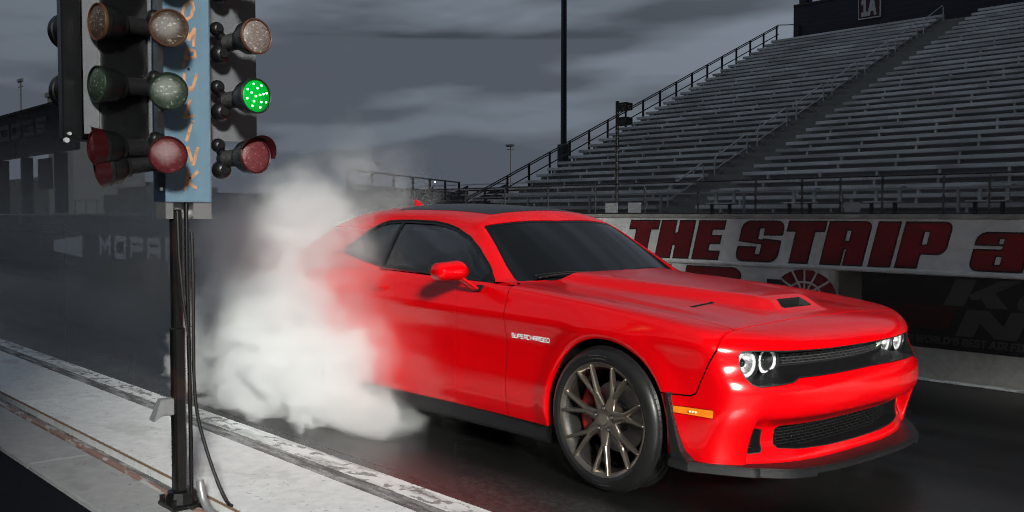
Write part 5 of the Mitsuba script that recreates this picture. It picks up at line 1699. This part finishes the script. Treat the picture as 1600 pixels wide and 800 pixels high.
LAMP = dict(bell=shape(bell, 'lamp_black', 35), neck=shape(neck, 'lamp_rib', 35))
dB, dC, dA = (0.93, -0.36, 0.03), (0.985, 0.13, 0.02), (0.16, -0.985, -0.03)
rows = [(2.480, 'lens_amber', 'lens_pale', 'lens_amber', 'rim_copper'), (2.193, 'lens_amber', 'lens_pale', 'lens_amber', 'rim_copper'), (1.919, 'lens_green', None, 'lens_green', 'rim_green'), (1.642, 'lens_red', 'lens_pink', 'lens_red', 'rim_red')]
for j, (z, lb, lc, la, rm) in enumerate(rows):
    red = rm == 'rim_red'
    lamp((-0.86, -2.745 - 0.006 * j, z), dB, lb, rm, mount_at=(-1.10, -2.715, z + 0.065))
    lamp((-0.86, -2.330 - 0.006 * j, z + 0.012), dC, lc, rm, lit=lc is None, vis=125 if red else None, mount_at=(-1.115, -2.415, z + 0.070))
    part(tree, 'knuckle', shape(mount, 'lamp_black', 40), to_world=T4().translate([-1.125, -2.395, z - 0.045]) @ T4().scale(1.35))
    lamp((-1.12, -2.960 - 0.006 * j, z + 0.036), dA, la, rm, vis=60 if red else None, mount_at=(-1.105, -2.720, z + 0.085))
    # backs of the lamps that face the other way
    if j < 3:
        part(tree, 'rear_lamp', shape(bell, 'lamp_black', 35), to_world=mi.ScalarTransform4f(mtrans(frame((-0.95, -0.3, 0)), (-1.46, -3.005, z + 0.03))))
lamp((-1.16, -2.945, 1.585), (0.05, -0.985, -0.16), 'lens_red', 'rim_red', vis=60)

# foot of the column, post, cables
part(tree, 'bracket', cat(box(-1.185, -1.075, -2.690, -2.655, 1.362, 1.4395), box(-1.185, -1.075, -2.560, -2.470, 1.362, 1.4395), box(-1.185, -1.165, -2.655, -2.560, 1.362, 1.4395)), 'bracket')
part(tree, 'post', cbox(-1.138, -1.088, -2.652, -2.606, 0.0, 1.405, 0.008), 'post_black', smooth=False)
part(tree, 'post_sleeve', cbox(-1.143, -1.083, -2.657, -2.599, 0.02, 0.86, 0.010), 'post_black')
part(tree, 'side_conduit', tube([(-1.085, -2.590, 1.44), (-1.085, -2.590, 1.1), (-1.080, -2.587, 0.7), (-1.075, -2.587, 0.30), (-1.073, -2.588, 0.05)], 0.010, 10), 'post_black', smooth=True)
part(tree, 'thin_conduit', tube([(-1.068, -2.640, 1.40), (-1.062, -2.637, 1.2), (-1.060, -2.622, 1.0), (-1.058, -2.600, 0.82)], 0.007, 8), 'lamp_rib', smooth=True)
part(tree, 'base_plate', cat(cbox(-1.20, -1.02, -2.70, -2.53, 0.010, 0.034, 0.004), *[rod((x, y, 0.03), (x, y, 0.062), 0.014, 6) for x in (-1.18, -1.04) for y in (-2.685, -2.545)]), 'post_black')
part(tree, 'base_shroud', lathe([(0.0, 0.03), (0.078, 0.03), (0.072, 0.055), (0.064, 0.085), (0.0, 0.09)], 10, at=(-1.112, -2.62, 0.0)), 'post_black')
part(tree, 'conduit_elbow', tube([(-1.045, -2.560, 0.135), (-1.036, -2.558, 0.10), (-1.02, -2.555, 0.05), (-0.98, -2.55, 0.012), (-0.90, -2.54, -0.01), (-0.6, -2.53, -0.012)], 0.019, 12), 'conduit_grey', smooth=True)
part(tree, 'junction_flap', cat(cbox(-1.135, -1.085, -2.720, -2.659, 0.452, 0.530, 0.003), from_m3(m3.Manifold.hull_points(np.array([(-1.13, -2.72, 0.53), (-1.09, -2.72, 0.53), (-1.12, -2.765, 0.44), (-1.06, -2.765, 0.435), (-1.12, -2.758, 0.44), (-1.07, -2.70, 0.47)], np.float32)))), 'conduit_grey')
cb = CubicSpline(np.linspace(0, 1, 6), np.array([(-1.075, -2.570, 1.30), (-1.070, -2.569, 0.9), (-1.072, -2.566, 0.55), (-1.050, -2.538, 0.33), (-0.985, -2.495, 0.12), (-0.90, -2.47, 0.03)]))
solo('power_cable', tube(cb(np.linspace(0, 1, 40)), 0.0085, 8), 'cable', 'thin black cable running down the post to the concrete', 'cable', smooth=True)

# ================================================================== tyre smoke
def smoke_grid(lo, hi, h, fn):
    n = [int(round((b - a) / h)) for a, b in zip(lo, hi)]
    ax = [a + h * (np.arange(k) + 0.5) for a, k in zip(lo, n)]
    X, Y, Z = np.meshgrid(*ax, indexing='ij')
    D = np.maximum(fn(X, Y, Z), 0).astype(np.float32)
    return D


def dense_smoke(X, Y, Z, puffs, soft=0.17):
    P = np.stack([X, Y, Z], -1)
    w = np.stack([meshkit.fbm(P * 1.9 + 3.1, 2, 21), meshkit.fbm(P * 1.9 + 8.7, 2, 22), meshkit.fbm(P * 1.9 + 5.5, 2, 23)], -1) - 0.5
    Q = P + 0.40 * w
    q = P * 3.0 + 1.2 * w
    bil = 1 - np.abs(2 * meshkit.fbm(q, 2, 31) - 1) * 1.7
    bil2 = 1 - np.abs(2 * meshkit.fbm(P * 8.0 + 2.0 * w, 2, 33) - 1) * 1.7
    fine = meshkit.fbm(P * 14.0 + 5 * w, 2, 41)
    D = np.zeros_like(X)
    for (x, y, z, r, fl, dn) in puffs:
        m = (np.abs(X - x) < r * 1.7 + 0.2) & (np.abs(Y - y) < r * 1.7 + 0.2) & (np.abs(Z - z) < r * 1.7 / fl + 0.2)
        if not m.any():
            continue
        d = np.sqrt((Q[..., 0][m] - x) ** 2 + (Q[..., 1][m] - y) ** 2 + ((Q[..., 2][m] - z) * fl) ** 2) / r
        e = 1.0 - d + 0.46 * (bil[m] - 0.6) + 0.27 * (bil2[m] - 0.6) + 0.26 * (fine[m] - 0.5)
        sf = soft if dn > 4 else soft * 3.4
        D[m] = np.maximum(D[m], dn * np.clip(e / sf, 0, 1) ** 1.2)
    return D * (0.70 + 0.6 * fine)


#         x      y      z     r    flat  density (per metre)
BASE = [(-3.86, -1.05, 0.24, 0.42, 1.0, 13.0), (-3.42, -1.12, 0.26, 0.42, 1.0, 13.0), (-3.05, -1.18, 0.30, 0.44, 1.0, 13.0), (-2.66, -1.18, 0.27, 0.42, 1.0, 12.0), (-2.30, -1.12, 0.20, 0.37, 1.0, 9.0),
        (-1.98, -1.04, 0.11, 0.26, 1.2, 4.5), (-1.74, -0.98, 0.07, 0.18, 1.3, 2.5), (-3.42, -1.08, 0.60, 0.42, 0.95, 10.0), (-3.78, -0.90, 0.66, 0.36, 0.95, 7.0), (-3.05, -1.16, 0.66, 0.38, 0.95, 8.0), (-2.68, -1.14, 0.58, 0.36, 0.95, 4.5),
        (-2.30, -1.10, 0.50, 0.36, 0.95, 2.4), (-1.98, -1.06, 0.40, 0.32, 1.0, 1.5), (-3.1, -1.10, 0.95, 0.36, 1.0, 3.5)]
PLUME = [(-3.45, -1.02, 1.02, 0.42, 0.95, 4.0), (-3.85, -0.80, 1.08, 0.44, 0.95, 4.0), (-2.75, -1.02, 0.92, 0.44, 1.0, 1.9), (-2.45, -0.98, 1.10, 0.40, 1.0, 1.2), (-4.05, -0.45, 1.25, 0.46, 0.95, 2.4), (-4.35, -0.05, 1.42, 0.44, 0.95, 1.6),
         (-4.35, 0.30, 1.66, 0.38, 0.95, 0.7), (-3.85, 0.40, 1.58, 0.38, 0.95, 0.45), (-3.4, 0.3, 1.50, 0.34, 0.95, 0.3), (-4.75, 0.2, 1.20, 0.45, 0.95, 1.8), (-4.50, -0.25, 0.85, 0.40, 1.0, 3.0), (-4.55, 0.5, 1.92, 0.32, 0.95, 0.6), (-3.00, -1.22, 0.45, 0.36, 1.0, 12.0),
         (-3.0, -0.9, 1.18, 0.36, 1.0, 1.0), (-2.15, -1.0, 0.80, 0.34, 1.0, 0.7)]


def volume(key, D, lo, hi, albedo, phase=0.0, label=None):
    grid = mi.VolumeGrid(np.ascontiguousarray(D.transpose(2, 1, 0)[..., None]))
    S = T4().translate([float(a) for a in lo]) @ T4().scale([float(b - a) for a, b in zip(lo, hi)])
    scene['medium_' + key.replace('__', '_')] = {'type': 'heterogeneous', 'albedo': rgb(*albedo), 'sigma_t': {'type': 'gridvolume', 'grid': grid, 'to_world': S, 'filter_type': 'trilinear', 'wrap_mode': 'clamp'}, 'scale': 1.0,
                              'phase': {'type': 'hg', 'g': phase}}
    c = [(a + b) / 2 for a, b in zip(lo, hi)]
    hlf = [(b - a) / 2 for a, b in zip(lo, hi)]
    scene[key] = {'type': 'cube', 'to_world': T4().translate(c) @ T4().scale(hlf), 'bsdf': {'type': 'null'}, 'interior': {'type': 'ref', 'id': 'medium_' + key.replace('__', '_')}}
    if label:
        labels[key] = {'label': label, 'kind': 'stuff'}


# one cloud in a few boxes that meet face to face, so that each is sampled no finer than its own density needs
def fade(D, lo, hi, h, sides):
    ax = [a + h * (np.arange(k) + 0.5) for a, k in zip(lo, D.shape)]
    X, Y, Z = np.meshgrid(*ax, indexing='ij')
    e = np.full(D.shape, 9.0)
    for k, q in sides:
        e = np.minimum(e, {'x': X, 'y': Y, 'z': Z}[k] - lo['xyz'.index(k)] if q < 0 else hi['xyz'.index(k)] - {'x': X, 'y': Y, 'z': Z}[k])
    return (D * np.clip(e / 0.18, 0, 1)).astype(np.float32)


labels['tyre_smoke'] = {'label': 'dense white tyre smoke billowing around the rear wheels and tail of the red car', 'kind': 'stuff'}
ZS = 1.30
W, E_, S_, N_y, U = ('x', -1), ('x', 1), ('y', -1), ('y', 1), ('z', 1)
CELLS = [('billow', (-4.8, -2.0, 0.006), (-0.45, -1.5, ZS), 0.0205, [W, E_, S_]), ('billow_001', (-4.8, -1.498, 0.006), (-0.45, -1.2, ZS), 0.0205, [W, E_]), ('billow_002', (-5.6, -1.198, 0.006), (-1.3, 0.9, ZS), 0.0215, [W, E_, N_y]),
         ('plume', (-6.1, -2.0, ZS + 0.002), (-1.3, 1.6, 2.9), 0.036, [W, E_, S_, N_y, U])]
for nm, lo, hi, h, sides in CELLS:
    D = smoke_grid(lo, hi, h, lambda X, Y, Z: dense_smoke(X, Y, Z, BASE + PLUME))
    volume('tyre_smoke__' + nm, fade(np.minimum(D, 4.5) if nm == 'plume' else D, lo, hi, h, sides), lo, hi, (0.955, 0.955, 0.955), -0.15)


def drift_smoke(X, Y, Z):
    P = np.stack([X, Y, Z], -1)
    n = meshkit.fbm(P * 0.55 + 1.7, 4, 51)
    m = meshkit.fbm(P * 1.6 + 9.0, 3, 52)
    d = np.clip(n * 0.7 + m * 0.4 - 0.28, 0, 1)
    fall = np.clip((2.9 - Z) / 1.6, 0, 1) * np.clip(0.25 + Z / 0.8, 0, 1) * np.clip((-6.2 - X) / 1.0, 0, 1) * np.clip((X + 19) / 4.0, 0, 1)
    return 0.22 * d * fall * np.clip((Y + 1.6) / 1.5, 0, 1)


DLO, DHI = (-19.0, -1.8, 0.008), (-6.205, 3.5, 3.2)
D2 = smoke_grid(DLO, DHI, 0.12, drift_smoke)
volume('drifting_smoke', D2, DLO, DHI, (0.97, 0.97, 0.97), 0.0, 'thin grey smoke drifting over the track behind the starting lights')
